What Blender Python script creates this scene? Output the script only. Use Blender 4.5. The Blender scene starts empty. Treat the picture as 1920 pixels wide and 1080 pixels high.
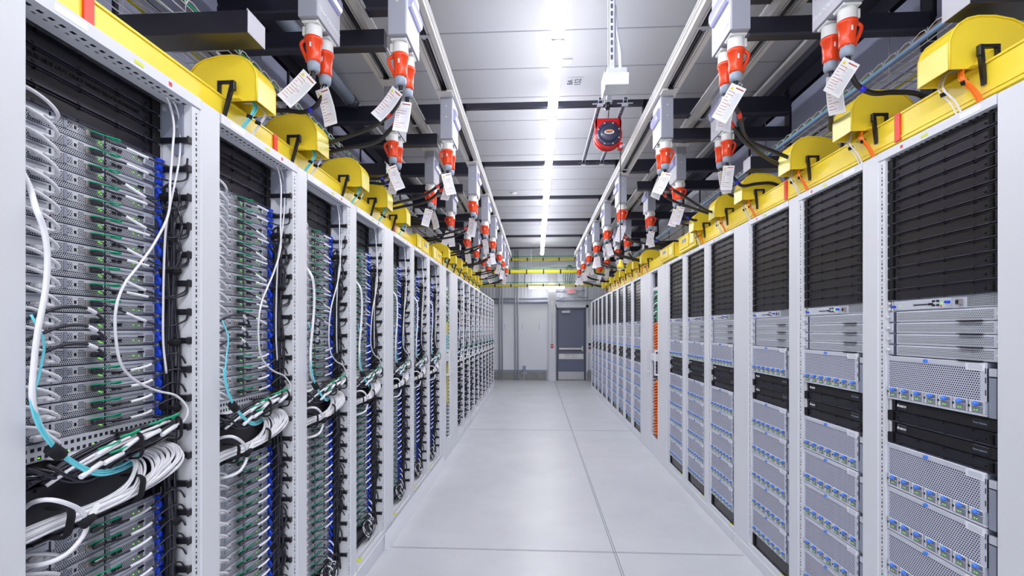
import bpy, bmesh, math, random
from mathutils import Vector, Matrix, Euler
random.seed(7)
C = bpy.context.scene.collection
PI = math.pi
# ------------------------------------------------------------------ camera model
F = 900.0; PSI = math.atan(46/900.0); CP, SP = math.cos(PSI), math.sin(PSI)
H = 1.54
L, R = 1.07, 1.43            # distance from the lens axis to the faces of the two rack rows
LE, RE = 1.174, 1.450        # faces of the equipment
def Yd(d, X): return (d + X*SP)/CP
def P(px, py, X):            # photo pixel on the plane X = const
    d = F*X/(CP*(px-1006.0)); return Vector((X, Yd(d, X), H + (618-py)*d/F))
ORD = ['first','second','third','fourth','fifth','sixth','seventh','eighth','ninth','tenth','eleventh','twelfth','thirteenth','fourteenth','fifteenth','sixteenth','seventeenth','eighteenth','nineteenth','twentieth']
# ------------------------------------------------------------------ materials
def s2l(c):
    return tuple(((v/12.92) if v <= .04045 else ((v+.055)/1.055)**2.4) for v in c)
def rgb(r, g, b): return s2l((r/255, g/255, b/255)) + (1,)
def mat(name, col, rough=.5, metal=0., emit=None, es=0., spec=.5, alpha=1., noise=0., nscale=30., bump=0., trans=0.):
    m = bpy.data.materials.new(name); m.use_nodes = True
    nt = m.node_tree; b = nt.nodes['Principled BSDF']
    b.inputs['Base Color'].default_value = col; b.inputs['Roughness'].default_value = rough
    b.inputs['Metallic'].default_value = metal; b.inputs['Specular IOR Level'].default_value = spec
    b.inputs['Alpha'].default_value = alpha; b.inputs['Transmission Weight'].default_value = trans
    if emit: b.inputs['Emission Color'].default_value = emit; b.inputs['Emission Strength'].default_value = es
    if noise or bump:
        tc = nt.nodes.new('ShaderNodeTexCoord'); n = nt.nodes.new('ShaderNodeTexNoise')
        n.inputs['Scale'].default_value = nscale; n.inputs['Detail'].default_value = 4
        nt.links.new(tc.outputs['Object'], n.inputs['Vector'])
        if noise:
            mx = nt.nodes.new('ShaderNodeMix'); mx.data_type = 'RGBA'
            mx.inputs[6].default_value = tuple(c*(1-noise) for c in col[:3])+(1,); mx.inputs[7].default_value = tuple(min(1, c*(1+noise)) for c in col[:3])+(1,)
            nt.links.new(n.outputs['Fac'], mx.inputs[0]); nt.links.new(mx.outputs[2], b.inputs['Base Color'])
        if bump:
            bp = nt.nodes.new('ShaderNodeBump'); bp.inputs['Strength'].default_value = bump; bp.inputs['Distance'].default_value = .002
            nt.links.new(n.outputs['Fac'], bp.inputs['Height']); nt.links.new(bp.outputs['Normal'], b.inputs['Normal'])
    return m
def perf(name, col, hole, a, r, axes='YZ', rough=.4, metal=.05, square=False, b_=None):
    """sheet metal pierced by a staggered grid of holes"""
    m = bpy.data.materials.new(name); m.use_nodes = True; nt = m.node_tree; N = nt.nodes.new; K = nt.links.new
    bs = nt.nodes['Principled BSDF']; bs.inputs['Roughness'].default_value = rough
    tc = N('ShaderNodeTexCoord'); sp = N('ShaderNodeSeparateXYZ'); K(tc.outputs['Object'], sp.inputs[0])
    b = b_ or (a if square else a*1.732)
    def mth(op, x, y=None, z=None):
        n = N('ShaderNodeMath'); n.operation = op
        for i, v in enumerate((x, y, z)):
            if v is None: continue
            if isinstance(v, (int, float)): n.inputs[i].default_value = v
            else: K(v, n.inputs[i])
        return n.outputs[0]
    u, v = sp.outputs[axes[0]], sp.outputs[axes[1]]
    def cell(o1, o2):
        x = mth('SUBTRACT', mth('FLOORED_MODULO', mth('ADD', u, o1), a), a/2)
        y = mth('SUBTRACT', mth('FLOORED_MODULO', mth('ADD', v, o2), b), b/2)
        if square: return mth('MAXIMUM', mth('ABSOLUTE', x), mth('ABSOLUTE', y))
        return mth('SQRT', mth('ADD', mth('MULTIPLY', x, x), mth('MULTIPLY', y, y)))
    d = cell(0, 0)
    if not square: d = mth('MINIMUM', d, cell(a/2, b/2))
    h = mth('LESS_THAN', d, r)
    mx = N('ShaderNodeMix'); mx.data_type = 'RGBA'; mx.inputs[6].default_value = col; mx.inputs[7].default_value = hole
    K(h, mx.inputs[0]); K(mx.outputs[2], bs.inputs['Base Color'])
    K(mth('MULTIPLY', mth('SUBTRACT', 1., h), metal), bs.inputs['Metallic'])
    K(mth('ADD', mth('MULTIPLY', h, .4), rough), bs.inputs['Roughness'])
    return m
WHITE = rgb(222,224,232)
M = {}
M['paint'] = mat('white_powder_coat', WHITE, .42, noise=.015, nscale=8)
M['paint_in'] = mat('white_inner_panel', rgb(228,229,236), .5)
M['strip'] = perf('punched_white_strip', rgb(222,224,236), rgb(25,26,40), .0125, .0028, 'YZ', .45, 0, square=True, b_=.0125)
M['punch'] = perf('punched_header', rgb(214,217,230), rgb(30,31,45), .022, .0045, 'YX', .45, 0, square=True, b_=.022)
M['steel'] = mat('galvanised_steel', rgb(188,192,205), .38, .25, noise=.08, nscale=40)
M['plate'] = mat('server_sheet_metal', rgb(205,209,222), .36, .12, noise=.03, nscale=20)
M['dplate'] = mat('grey_sheet_metal', rgb(150,156,174), .4, .15)
M['perf'] = perf('server_hex_vent', rgb(208,212,224), rgb(16,17,22), .0052, .0019)
M['perf2'] = perf('chassis_mesh', rgb(204,209,220), rgb(52,55,64), .0066, .0022)
M['perf3'] = perf('drive_shelf_mesh', rgb(206,209,228), rgb(36,38,52), .0088, .0029)
M['perf4'] = perf('square_vent', rgb(185,190,200), rgb(30,32,36), .0052, .0018, square=True)
M['perfb'] = perf('black_mesh', rgb(24,24,32), rgb(2,2,4), .009, .0034)
M['slots'] = perf('switch_slots', rgb(205,208,220), rgb(20,20,30), .016, .0045, square=True, b_=.02)
M['black'] = mat('black_plastic', rgb(22,22,32), .38, noise=.1, nscale=25)
M['blank'] = mat('black_filler_plastic', rgb(21,20,31), .3, noise=.25, nscale=22, bump=.15)
M['matte'] = mat('matte_black', rgb(12,12,18), .8)
M['velcro'] = mat('black_velcro', rgb(16,16,24), .9)
M['rubber'] = mat('black_cable_jacket', rgb(26,26,34), .42)
M['dcab'] = mat('black_jacket_painted_sheen', rgb(44,44,56), .22)  # black jacket greyed, its sheen put into the colour
M['braid'] = mat('braided_black_sleeve', rgb(20,20,30), .5, noise=.5, nscale=300, bump=.4)
M['wcab'] = mat('white_cable_jacket', rgb(232,232,240), .38)
M['lab'] = mat('white_label', rgb(240,241,250), .5)
M['aqua'] = mat('aqua_fibre_jacket', rgb(110,215,232), .4)
M['green'] = mat('green_pull_tab', rgb(0,165,120), .4)
M['gcab'] = mat('green_ground_wire', rgb(0,160,95), .4)
M['orange'] = mat('orange_fibre_jacket', rgb(255,128,20), .4)
M['yfib'] = mat('yellow_fibre_jacket', rgb(225,215,30), .4)
M['brown'] = mat('copper_brown_cable', rgb(150,98,70), .4)
M['bluec'] = mat('pale_blue_conduit', rgb(130,165,215), .4)
M['blue'] = mat('blue_latch_plastic', rgb(25,75,225), .3)
M['blue2'] = mat('blue_knob_plastic', rgb(70,135,245), .3)
M['navy'] = mat('dark_port', rgb(14,14,30), .5)
M['ledg'] = mat('green_indicator', rgb(60,255,60), .5, emit=(.3,1,.05,1), es=.45)
M['sfp'] = mat('sfp_cage', rgb(165,160,158), .35, .5)
M['yellow'] = mat('yellow_raceway_plastic', rgb(253,226,62), .34, noise=.02, nscale=5)
M['ylit'] = mat('lit_yellow_raceway_plastic', rgb(252,240,135), .3)  # same yellow plastic, aisle-facing sides painted paler as if lit
M['red'] = mat('red_orange_plug', rgb(235,72,28), .3)
M['redtape'] = mat('red_tape', rgb(240,60,45), .4)
M['bluetape'] = mat('blue_tape', rgb(45,45,225), .4)
M['socket'] = mat('pale_grey_socket', rgb(222,224,226), .35)
M['gland'] = mat('grey_gland', rgb(150,162,182), .4)
M['box'] = mat('grey_enamel_box', rgb(158,161,176), .42, .1)
M['boxside'] = mat('light_grey_box_cover', rgb(205,206,218), .42)
M['clear'] = mat('clear_violet_flap', rgb(205,205,248), .12, trans=.35)
M['alu'] = mat('anodised_aluminium', rgb(222,221,220), .32, .2)
M['slot'] = mat('busway_slot', rgb(14,14,22), .35)
M['beam'] = mat('black_painted_steel', rgb(34,34,50), .4)
M['brace'] = mat('charcoal_painted_steel', rgb(58,59,74), .42)
M['poly'] = mat('smoky_twinwall_panel', rgb(165,170,198), .12, noise=.12, nscale=2.5)
M['polyl'] = mat('painted_glare_twinwall_panel', rgb(225,228,242), .12, noise=.1, nscale=2.5)  # reflected glare put into the panel colour as a paler tone
M['trough'] = mat('charcoal_trough', rgb(40,39,50), .3, noise=.05)
M['brownp'] = mat('warning_print', rgb(176,80,38), .6)
M['warn'] = mat('warning_yellow', rgb(235,215,20), .5)
M['ink'] = mat('dark_ink', rgb(60,62,88), .6)
M['inkb'] = mat('embossed_black', rgb(6,6,14), .6)
M['reel'] = mat('glossy_red_reel', rgb(200,30,32), .3)
M['reelc'] = mat('slate_reel_cover', rgb(52,54,80), .35)
M['exitred'] = mat('exit_sign_letters', rgb(250,70,75), .5, emit=(1,.08,.08,1), es=.12)
M['exitbg'] = mat('exit_sign_face', rgb(238,220,228), .5)
M['door'] = mat('slate_door_paint', rgb(108,114,138), .4)
M['doorf'] = mat('slate_frame_paint', rgb(88,92,114), .4)
M['dpr'] = mat('white_lighter_wall', rgb(236,238,246), .45)
M['conc'] = mat('rough_concrete', rgb(150,150,150), .85, noise=.35, nscale=9, bump=.6)
M['kick'] = mat('brushed_kick_plate', rgb(188,188,194), .35, .5)
M['light'] = mat('led_lens', rgb(255,255,255), .5, emit=(.985,.985,1,1), es=24.)
M['light2'] = mat('wall_led_lens', rgb(255,255,255), .5, emit=(.985,.985,1,1), es=10.)
M['lip'] = mat('black_lip_painted_highlight', rgb(66,66,84), .22)  # lip colour lightened to paint in its thin highlight
M['cap'] = mat('fixture_end_cap', rgb(180,184,196), .4)
M['joint'] = mat('joint_filler', rgb(128,131,142), .7)
M['cjoint'] = mat('ceiling_joint', rgb(152,154,166), .6)
M['stkg'] = mat('lime_sticker', rgb(215,225,70), .5)
M['redstk'] = mat('red_sticker', rgb(220,60,60), .5)
def floor_mat():
    m = mat('polished_concrete', rgb(192,197,208), .34); nt = m.node_tree; b = nt.nodes['Principled BSDF']
    tc = nt.nodes.new('ShaderNodeTexCoord'); n = nt.nodes.new('ShaderNodeTexNoise'); n.inputs['Scale'].default_value = 1.6; n.inputs['Detail'].default_value = 8; n.inputs['Roughness'].default_value = .65
    r = nt.nodes.new('ShaderNodeValToRGB'); r.color_ramp.elements[0].position = .3; r.color_ramp.elements[1].position = .72
    r.color_ramp.elements[0].color = rgb(194,196,203); r.color_ramp.elements[1].color = rgb(208,210,216)
    nt.links.new(tc.outputs['Object'], n.inputs[0]); nt.links.new(n.outputs['Fac'], r.inputs[0]); nt.links.new(r.outputs[0], b.inputs['Base Color'])
    n2 = nt.nodes.new('ShaderNodeTexNoise'); n2.inputs['Scale'].default_value = 6; nt.links.new(tc.outputs['Object'], n2.inputs[0])
    mr = nt.nodes.new('ShaderNodeMapRange'); mr.inputs[3].default_value = .28; mr.inputs[4].default_value = .45
    nt.links.new(n2.outputs['Fac'], mr.inputs[0]); nt.links.new(mr.outputs[0], b.inputs['Roughness'])
    return m
M['floor'] = floor_mat()
M['ceil'] = mat('ceiling_panel', rgb(192,193,201), .85, noise=.012, nscale=3, spec=.15)
def rib_mat():
    m = mat('ribbed_wall', rgb(226,229,240), .5); nt = m.node_tree; b = nt.nodes['Principled BSDF']
    tc = nt.nodes.new('ShaderNodeTexCoord'); w = nt.nodes.new('ShaderNodeTexWave'); w.inputs['Scale'].default_value = 3.2; w.bands_direction = 'X'
    bp = nt.nodes.new('ShaderNodeBump'); bp.inputs['Strength'].default_value = .5; bp.inputs['Distance'].default_value = .01
    nt.links.new(tc.outputs['Object'], w.inputs[0]); nt.links.new(w.outputs['Fac'], bp.inputs['Height']); nt.links.new(bp.outputs[0], b.inputs['Normal'])
    return m
M['rib'] = rib_mat()
# ------------------------------------------------------------------ mesh builder
class MB:
    def __init__(s): s.v=[]; s.f=[]; s.m=[]; s.sm=[]; s.mats=[]
    def mi(s, k):
        if k not in s.mats: s.mats.append(k)
        return s.mats.index(k)
    def box(s, x0,x1,y0,y1,z0,z1, k='paint', bv=0.):
        if x0>x1: x0,x1=x1,x0
        if y0>y1: y0,y1=y1,y0
        if z0>z1: z0,z1=z1,z0
        n=len(s.v); i=s.mi(k)
        b=min(bv,(x1-x0)*.45,(y1-y0)*.45,(z1-z0)*.45)
        if b<=0:
            s.v += [(x0,y0,z0),(x1,y0,z0),(x1,y1,z0),(x0,y1,z0),(x0,y0,z1),(x1,y0,z1),(x1,y1,z1),(x0,y1,z1)]
            fs = [(0,3,2,1),(4,5,6,7),(0,1,5,4),(1,2,6,5),(2,3,7,6),(3,0,4,7)]
        else:
            idx={}
            X=(x0,x1); Y=(y0,y1); Z=(z0,z1); q=(b,-b)
            for a in (0,1):
                for c in (0,1):
                    for e in (0,1):
                        for w in range(3):
                            p=[X[a]+q[a],Y[c]+q[c],Z[e]+q[e]]; p[w]=(X[a],Y[c],Z[e])[w]
                            idx[(a,c,e,w)]=len(s.v)-n; s.v.append(tuple(p))
            fs=[]
            g=lambda *t: idx[t]
            fs += [tuple(g(a,*t,0) for t in ((0,0),(1,0),(1,1),(0,1))) for a in (0,1)]
            fs += [tuple(g(t[0],a,t[1],1) for t in ((0,0),(1,0),(1,1),(0,1))) for a in (0,1)]
            fs += [tuple(g(t[0],t[1],a,2) for t in ((0,0),(1,0),(1,1),(0,1))) for a in (0,1)]
            for a in (0,1):
                for c in (0,1):
                    fs.append((g(a,c,0,0),g(a,c,1,0),g(a,c,1,1),g(a,c,0,1)))
                    fs.append((g(a,0,c,0),g(a,1,c,0),g(a,1,c,2),g(a,0,c,2)))
                    fs.append((g(0,a,c,1),g(1,a,c,1),g(1,a,c,2),g(0,a,c,2)))
                    for e in (0,1): fs.append((g(a,c,e,0),g(a,c,e,1),g(a,c,e,2)))
        for q_ in fs: s.f.append(tuple(n+t for t in q_)); s.m.append(i); s.sm.append(False)
        return s
    def frame(s, pts):
        pts=[Vector(p) for p in pts]; out=[]; t0=(pts[1]-pts[0]).normalized()
        up=Vector((0,0,1)) if abs(t0.z)<.9 else Vector((1,0,0))
        a=t0.cross(up).normalized(); 
        for i,p in enumerate(pts):
            t=(pts[min(i+1,len(pts)-1)]-pts[max(i-1,0)])
            t = t.normalized() if t.length>1e-9 else t0
            a=(a-t*a.dot(t)); a = a.normalized() if a.length>1e-6 else t.orthogonal().normalized()
            out.append((p,a,t.cross(a)))
        return out
    def tube(s, pts, r, n=6, k='rubber', caps=True, flat=1.):
        fr=s.frame(pts); i=s.mi(k); b0=len(s.v)
        for q,(p,a,b) in enumerate(fr):
            rr = r[q] if isinstance(r,(list,tuple)) else r
            for j in range(n):
                t=2*PI*j/n; s.v.append(tuple(p+a*(rr*math.cos(t))+b*(rr*flat*math.sin(t))))
        for q in range(len(fr)-1):
            for j in range(n):
                s.f.append((b0+q*n+j,b0+q*n+(j+1)%n,b0+(q+1)*n+(j+1)%n,b0+(q+1)*n+j)); s.m.append(i); s.sm.append(n>4)
        if caps:
            s.f.append(tuple(b0+j for j in range(n))[::-1]); s.m.append(i); s.sm.append(False)
            e=b0+(len(fr)-1)*n; s.f.append(tuple(e+j for j in range(n))); s.m.append(i); s.sm.append(False)
        return s
    def cyl(s, p0, p1, r, n=12, k='steel', r1=None):
        p0=Vector(p0); p1=Vector(p1)
        return s.tube([p0,p1],[r,r if r1 is None else r1],n,k)
    def lathe(s, o, ax, prof, n=20, k='red'):       # prof: (distance along ax, radius)
        o=Vector(o); ax=Vector(ax).normalized(); a=ax.orthogonal().normalized(); b=ax.cross(a); i=s.mi(k); b0=len(s.v)
        for d,r in prof:
            for j in range(n):
                t=2*PI*j/n; s.v.append(tuple(o+ax*d+a*(max(r,1e-4)*math.cos(t))+b*(max(r,1e-4)*math.sin(t))))
        for q in range(len(prof)-1):
            for j in range(n):
                s.f.append((b0+q*n+j,b0+q*n+(j+1)%n,b0+(q+1)*n+(j+1)%n,b0+(q+1)*n+j)); s.m.append(i); s.sm.append(True)
        s.f.append(tuple(b0+j for j in range(n))[::-1]); s.m.append(i); s.sm.append(False)
        e=b0+(len(prof)-1)*n; s.f.append(tuple(e+j for j in range(n))); s.m.append(i); s.sm.append(False)
        return s
    def prism(s, poly, ax, a0, a1, k='paint'):      # poly in the two other axes, extruded along ax
        n=len(poly); b0=len(s.v); i=s.mi(k)
        for a in (a0,a1):
            for (p,q) in poly:
                s.v.append({'x':(a,p,q),'y':(p,a,q),'z':(p,q,a)}[ax])
        for j in range(n): s.f.append((b0+j,b0+(j+1)%n,b0+n+(j+1)%n,b0+n+j)); s.m.append(i); s.sm.append(False)
        s.f.append(tuple(range(b0,b0+n))[::-1]); s.m.append(i); s.sm.append(False)
        s.f.append(tuple(range(b0+n,b0+2*n))); s.m.append(i); s.sm.append(False)
        return s
    def quad(s, pts, k='paint'):
        b0=len(s.v); s.v += [tuple(p) for p in pts]; s.f.append(tuple(range(b0,b0+len(pts)))); s.m.append(s.mi(k)); s.sm.append(False); return s
    def add(s, o, off=(0,0,0)):
        b0=len(s.v); s.v += [(a+off[0],b+off[1],c+off[2]) for a,b,c in o.v]
        mp=[s.mi(k) for k in o.mats]
        for f,m_,q in zip(o.f,o.m,o.sm): s.f.append(tuple(b0+t for t in f)); s.m.append(mp[m_]); s.sm.append(q)
        return s
    def obj(s, name, parent=None, loc=(0,0,0), rot=None):
        me=bpy.data.meshes.new(name); me.from_pydata(s.v,[],s.f)
        for k in s.mats: me.materials.append(M[k])
        me.polygons.foreach_set('material_index', s.m); me.polygons.foreach_set('use_smooth', s.sm)
        bm=bmesh.new(); bm.from_mesh(me); bmesh.ops.recalc_face_normals(bm, faces=bm.faces); bm.to_mesh(me); bm.free()
        o=bpy.data.objects.new(name, me); C.objects.link(o)
        if parent: o.parent=parent
        o.location=loc
        if rot: o.rotation_euler=rot
        return o
def spline(pts, n=8):
    pts=[Vector(p) for p in pts]; out=[]; q=[2*pts[0]-pts[1]]+pts+[2*pts[-1]-pts[-2]]
    for i in range(1,len(q)-2):
        p0,p1,p2,p3=q[i-1:i+3]
        for j in range(n):
            t=j/n; out.append(.5*((2*p1)+(-p0+p2)*t+(2*p0-5*p1+4*p2-p3)*t*t+(-p0+3*p1-3*p2+p3)*t**3))
    out.append(pts[-1]); return out
def tag(o, label=None, cat=None, group=None, kind=None):
    if label: o['label']=label
    if cat: o['category']=cat
    if group: o['group']=group
    if kind: o['kind']=kind
    return o
def empty(name, loc=(0,0,0), label=None, cat=None, group=None, kind=None):
    o=bpy.data.objects.new(name,None); C.objects.link(o); o.location=loc; o.empty_display_size=.05
    return tag(o,label,cat,group,kind)
def struct(mb, name, loc=(0,0,0), parent=None):
    o=mb.obj(name,parent,loc); o['kind']='structure'; return o
KIDS={}
def kids(o):
    if o.name not in KIDS: KIDS[o.name]=[c for c in C.objects if c.parent==o]
    return KIDS[o.name]
def ktree(o):
    return (o,[ktree(c) for c in kids(o)])
def copy_tree(t, parent=None):
    o,ch=t; c=o.copy(); C.objects.link(c); c.parent=parent
    for g in ch: copy_tree(g,c)
    return c
class Proto:
    """first placement uses the original, later ones use copies that share its meshes"""
    def __init__(s, root): s.root=root; s.t=ktree(root); s.used=False
    def put(s, loc, label=None, group=None, rot=None, cat=None):
        o = s.root if not s.used else copy_tree(s.t); s.used=True
        o.location=loc
        if rot is not None: o.rotation_euler=rot
        if label: o['label']=label
        if group: o['group']=group
        if cat: o['category']=cat
        return o
def text(txt, size, name, parent, loc, basis, k='ink', depth=.0006, bold=0., align='CENTER'):
    cu=bpy.data.curves.new('t','FONT'); cu.body=txt; cu.size=size; cu.extrude=depth; cu.offset=bold; cu.align_x=align; cu.align_y='CENTER'; cu.resolution_u=2
    o=bpy.data.objects.new('t',cu); C.objects.link(o); bpy.context.view_layer.update()
    me=bpy.data.meshes.new_from_object(o.evaluated_get(bpy.context.evaluated_depsgraph_get())); me.name=name
    bpy.data.objects.remove(o)
    me.materials.clear(); me.materials.append(M[k])
    ob=bpy.data.objects.new(name,me); C.objects.link(ob); ob.parent=parent
    m=Matrix.Identity(4)
    for c in range(3):
        for r_ in range(3): m[r_][c]=basis[c][r_]
    m.translation=Vector(loc); ob.matrix_local=m
    return ob
BL=((0,1,0),(0,0,1),(1,0,0))      # writing on a face that looks towards +X
BR=((0,-1,0),(0,0,1),(-1,0,0))    # towards -X
BF=((1,0,0),(0,0,1),(0,-1,0))     # towards the camera (-Y)
# ------------------------------------------------------------------ layout
YL=lambda d: Yd(d,-L)
YR=lambda d: Yd(d,R)
left_d=[1.016+.6165*k for k in range(4)]+[3.598+.6165*k for k in range(3)]
left_far=[6.53+.6165*k for k in range(9)]
right_d=[1.495,2.110,2.730,3.487,4.098,4.712]
right_far=[6.62+.66*k for k in range(9)]
YEND=14.72
# ------------------------------------------------------------------ room shell
XL, XR, YB, ZC = -2.16, 2.50, -3.2, H+2.42
fl=MB().box(XL-.1,XR+.1,YB-.1,YEND+.1,-.1,0,'floor')
for dx in (-.007,.007): fl.box(.54+dx-.0025,.54+dx+.0025,YB,YEND,0,.0007,'joint')
for d in (-.67,3.35,7.37,11.4):
    for dy in (-.006,.006): fl.box(-L+.02,R-.02,d+dy-.002,d+dy+.002,0,.0006,'joint')
struct(fl,'floor')
ce=MB().box(XL-.1,XR+.1,YB-.1,YEND+.1,ZC,ZC+.1,'ceil')
y=-2.75
while y<YEND:
    ce.box(XL,XR,y,y+.012,ZC-.003,ZC,'cjoint'); y+=.553
struct(ce,'ceiling')
struct(MB().box(XL-.1,XL,YB,YEND,0,ZC,'brace'),'wall_left')
struct(MB().box(XR,XR+.1,YB,YEND,0,ZC,'brace'),'wall_right')
we=MB().box(XL-.1,XR+.1,YEND,YEND+.1,0,ZC,'rib')
struct(we,'wall_end')
def px_end(px, py, off=0.):       # pixel on (a plane just in front of) the end wall
    d=14.7-off; X=(px-1006)*d*CP/F; return X, H+(618-py)*d/F
# ------------------------------------------------------------------ rack cabinets
def rack(side, op, post, brackets):
    s=side; top=2.275
    root=empty('rack_cabinet')
    b=MB().box(0,s*.05,op+.04,op+post,.0,top,'paint',.004); b.obj('front_post',root)
    st=MB().box(s*.004,s*.012,op+.004,op+.04,.10,2.243,'paint'); z=.14; q=0
    while z<2.22:
        hh=.010 if q%3 else .004
        st.box(s*.0032,s*.004,op+.020,op+.0245,z,z+hh,'navy'); z+=.0165; q+=1
    st.obj('punched_strip',root)
    hd=MB().box(0,s*.012,0,op+.04,2.243,top,'paint').box(s*.012,s*.085,0,op+.04,2.243,2.248,'paint_in').box(s*.012,s*.085,0,op+.04,2.27,top,'paint').box(s*.08,s*.085,0,op+.04,2.243,top-.004,'paint')
    hd.box(-s*.0008,0,.05,.13,2.250,2.268,'lab').box(-s*.0008,0,op*.55,op*.55+.03,2.252,2.262,'stkg').box(-s*.0008,0,op*.8,op*.8+.012,2.252,2.264,'redstk')
    q=0; y=.012
    while y<op+.02:
        hd.box(s*.022,s*.030,y,y+.011,2.2422,2.2432,'navy')
        hd.box(s*.042,s*.045,y+.004,y+.012,2.2422,2.2432,'navy'); y+=.0255
    hd.obj('header_rail',root)
    bz=.10 if s>0 else .128
    bs=MB().box(s*-.004,s*.06,0,op+post,.0,bz-.03,'paint',.003).box(s*.012,s*.085,0,op+.04,bz-.006,bz,'paint').box(0,s*.012,0,op+.04,bz-.03,bz,'paint')
    bs.box(s*.002,s*.03,op*.1,op*.1+.05,bz,bz+.001,'stkg')
    y=.012
    while y<op+.03:
        bs.box(s*.024,s*.030,y,y+.006,bz,bz+.0008,'navy'); y+=.0165
    bs.obj('base_rail',root)
    bd=MB().box(s*.012,s*.98,op+.005,op+.02,bz,2.243,'paint_in').box(s*.97,s*.985,0,op+post,.0,2.24,'matte').box(s*.085,s*.98,0,op+post,2.262,top-.004,'paint_in').box(s*.085,s*.98,0,op+post,.02,.06,'paint_in')
    bd.obj('carcass',root)
    if s<0:
        g=MB().prism([(s*.03,2.243),(s*.03,2.09),(s*.055,2.08),(s*.145,2.20),(s*.145,2.243)],'y',op-.003,op+.003,'dplate')
        for (a,z) in ((.05,2.215),(.085,2.225),(.05,2.17)): g.cyl((s*a,op-.003,z),(s*a,op-.009,z),.007,8,'steel')
        g.obj('gusset',root)
        MB().box(s*.100,s*.112,op-.012,op,.13,2.24,'paint').obj('mounting_rail',root)
    else:
        MB().box(s*.03,s*.05,op-.012,op,.10,2.24,'matte').obj('mounting_rail',root)
    if brackets:
        z=2.128; k=0
        while z>.2:
            q=MB().box(s*.010,s*.112,op-.010,op+.006,z-.009,z+.009,'black',.003).box(s*.004,s*.010,op-.014,op+.006,z-.012,z+.012,'black',.003)
            q.obj('cable_bracket',root,(0,0,0)); z-=.0889; k+=1
    return root
OPL, OPR = .484, .478
pL=Proto(rack(-1,OPL-.005,.1325,True))
def rowname(k): return ['nearest','second','third','fourth','fifth','sixth','seventh','eighth','ninth','tenth','eleventh','twelfth','thirteenth','fourteenth','fifteenth','sixteenth'][k]
lefts=[]
GR='open racks in the left row'
for k,d in enumerate(left_d+left_far):
    p=pL
    if k in (3,):
        p=Proto(rack(-1,OPL-.005,.2525,True))
    o=p.put((-L,YL(d),0), 'white open rack, '+rowname(k)+' full one in the left row, '+('servers and cables inside' if k<7 else 'beyond the patch cabinet'), GR, cat='server rack')
    lefts.append(YL(d))
# the near end post of each row belongs to a rack cut off by the frame edge
o=Proto(rack(-1,OPL-.005,.1325,True)).put((-L,YL(1.016-.6165),0),'white rack at the left edge, only its end post in the frame',GR,cat='server rack')
pR=Proto(rack(1,OPR,.1385,False)); pR3=Proto(rack(1,OPR,.279,False)); pRf=Proto(rack(1,OPR,.182,False))
rights=[]
GRR='closed-front racks in the right row'
for k,d in enumerate(right_d+right_far):
    p = pR3 if k==2 else (pR if k<6 else pRf)
    p.put((R,YR(d),0),'white drive rack, '+rowname(k)+' in the right row, '+('before' if k<6 else 'beyond')+' the orange cable cabinet',GRR,cat='server rack')
    rights.append(YR(d))
Proto(rack(1,OPR,.1385,False)).put((R,YR(1.495-.6165),0),'white rack at the right edge, only its end post in the frame',GRR,cat='server rack')
# ------------------------------------------------------------------ filler panels
U=.04445
def blank(side, w, nu=1, ribs=True):
    s=side; h=U*nu
    b=MB().box(s*.006,s*.03,0,w,.001,h-.001,'blank')
    b.box(-s*.001,s*.008,0,w,.0,.0028,'lip').box(s*.003,s*.008,0,w,h-.006,h-.003,'blank')
    b.box(s*-.001,s*.006,.0,.018,.003,h-.003,'black',.002).box(s*-.002,s*.006,w-.028,w,.003,h-.003,'matte',.002)
    for t in (.18,.42,.66,.86):
        b.box(s*-.002,s*.004,w*t,w*t+.005,-.0005,.006,'matte').box(s*.0,s*.006,w*t+.01,w*t+.013,h-.01,h-.003,'matte')
    if ribs:
        for i in range(6): b.box(s*-.003,s*.004,.022,.040,.006+i*.0055,.0085+i*.0055,'matte')
    for t in (.12,.9): b.cyl((s*.006,w*t,h*.4),(s*.003,w*t,h*.4),.0035,8,'matte')
    return b.obj('filler_panel')
pbR=Proto(tag(blank(1,OPR+.004),None,'filler panel')); pbL=Proto(tag(blank(-1,OPL-.02,1,False),None,'filler panel')); pb3=Proto(tag(blank(-1,OPL-.02,3,False),None,'filler panel'))
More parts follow.
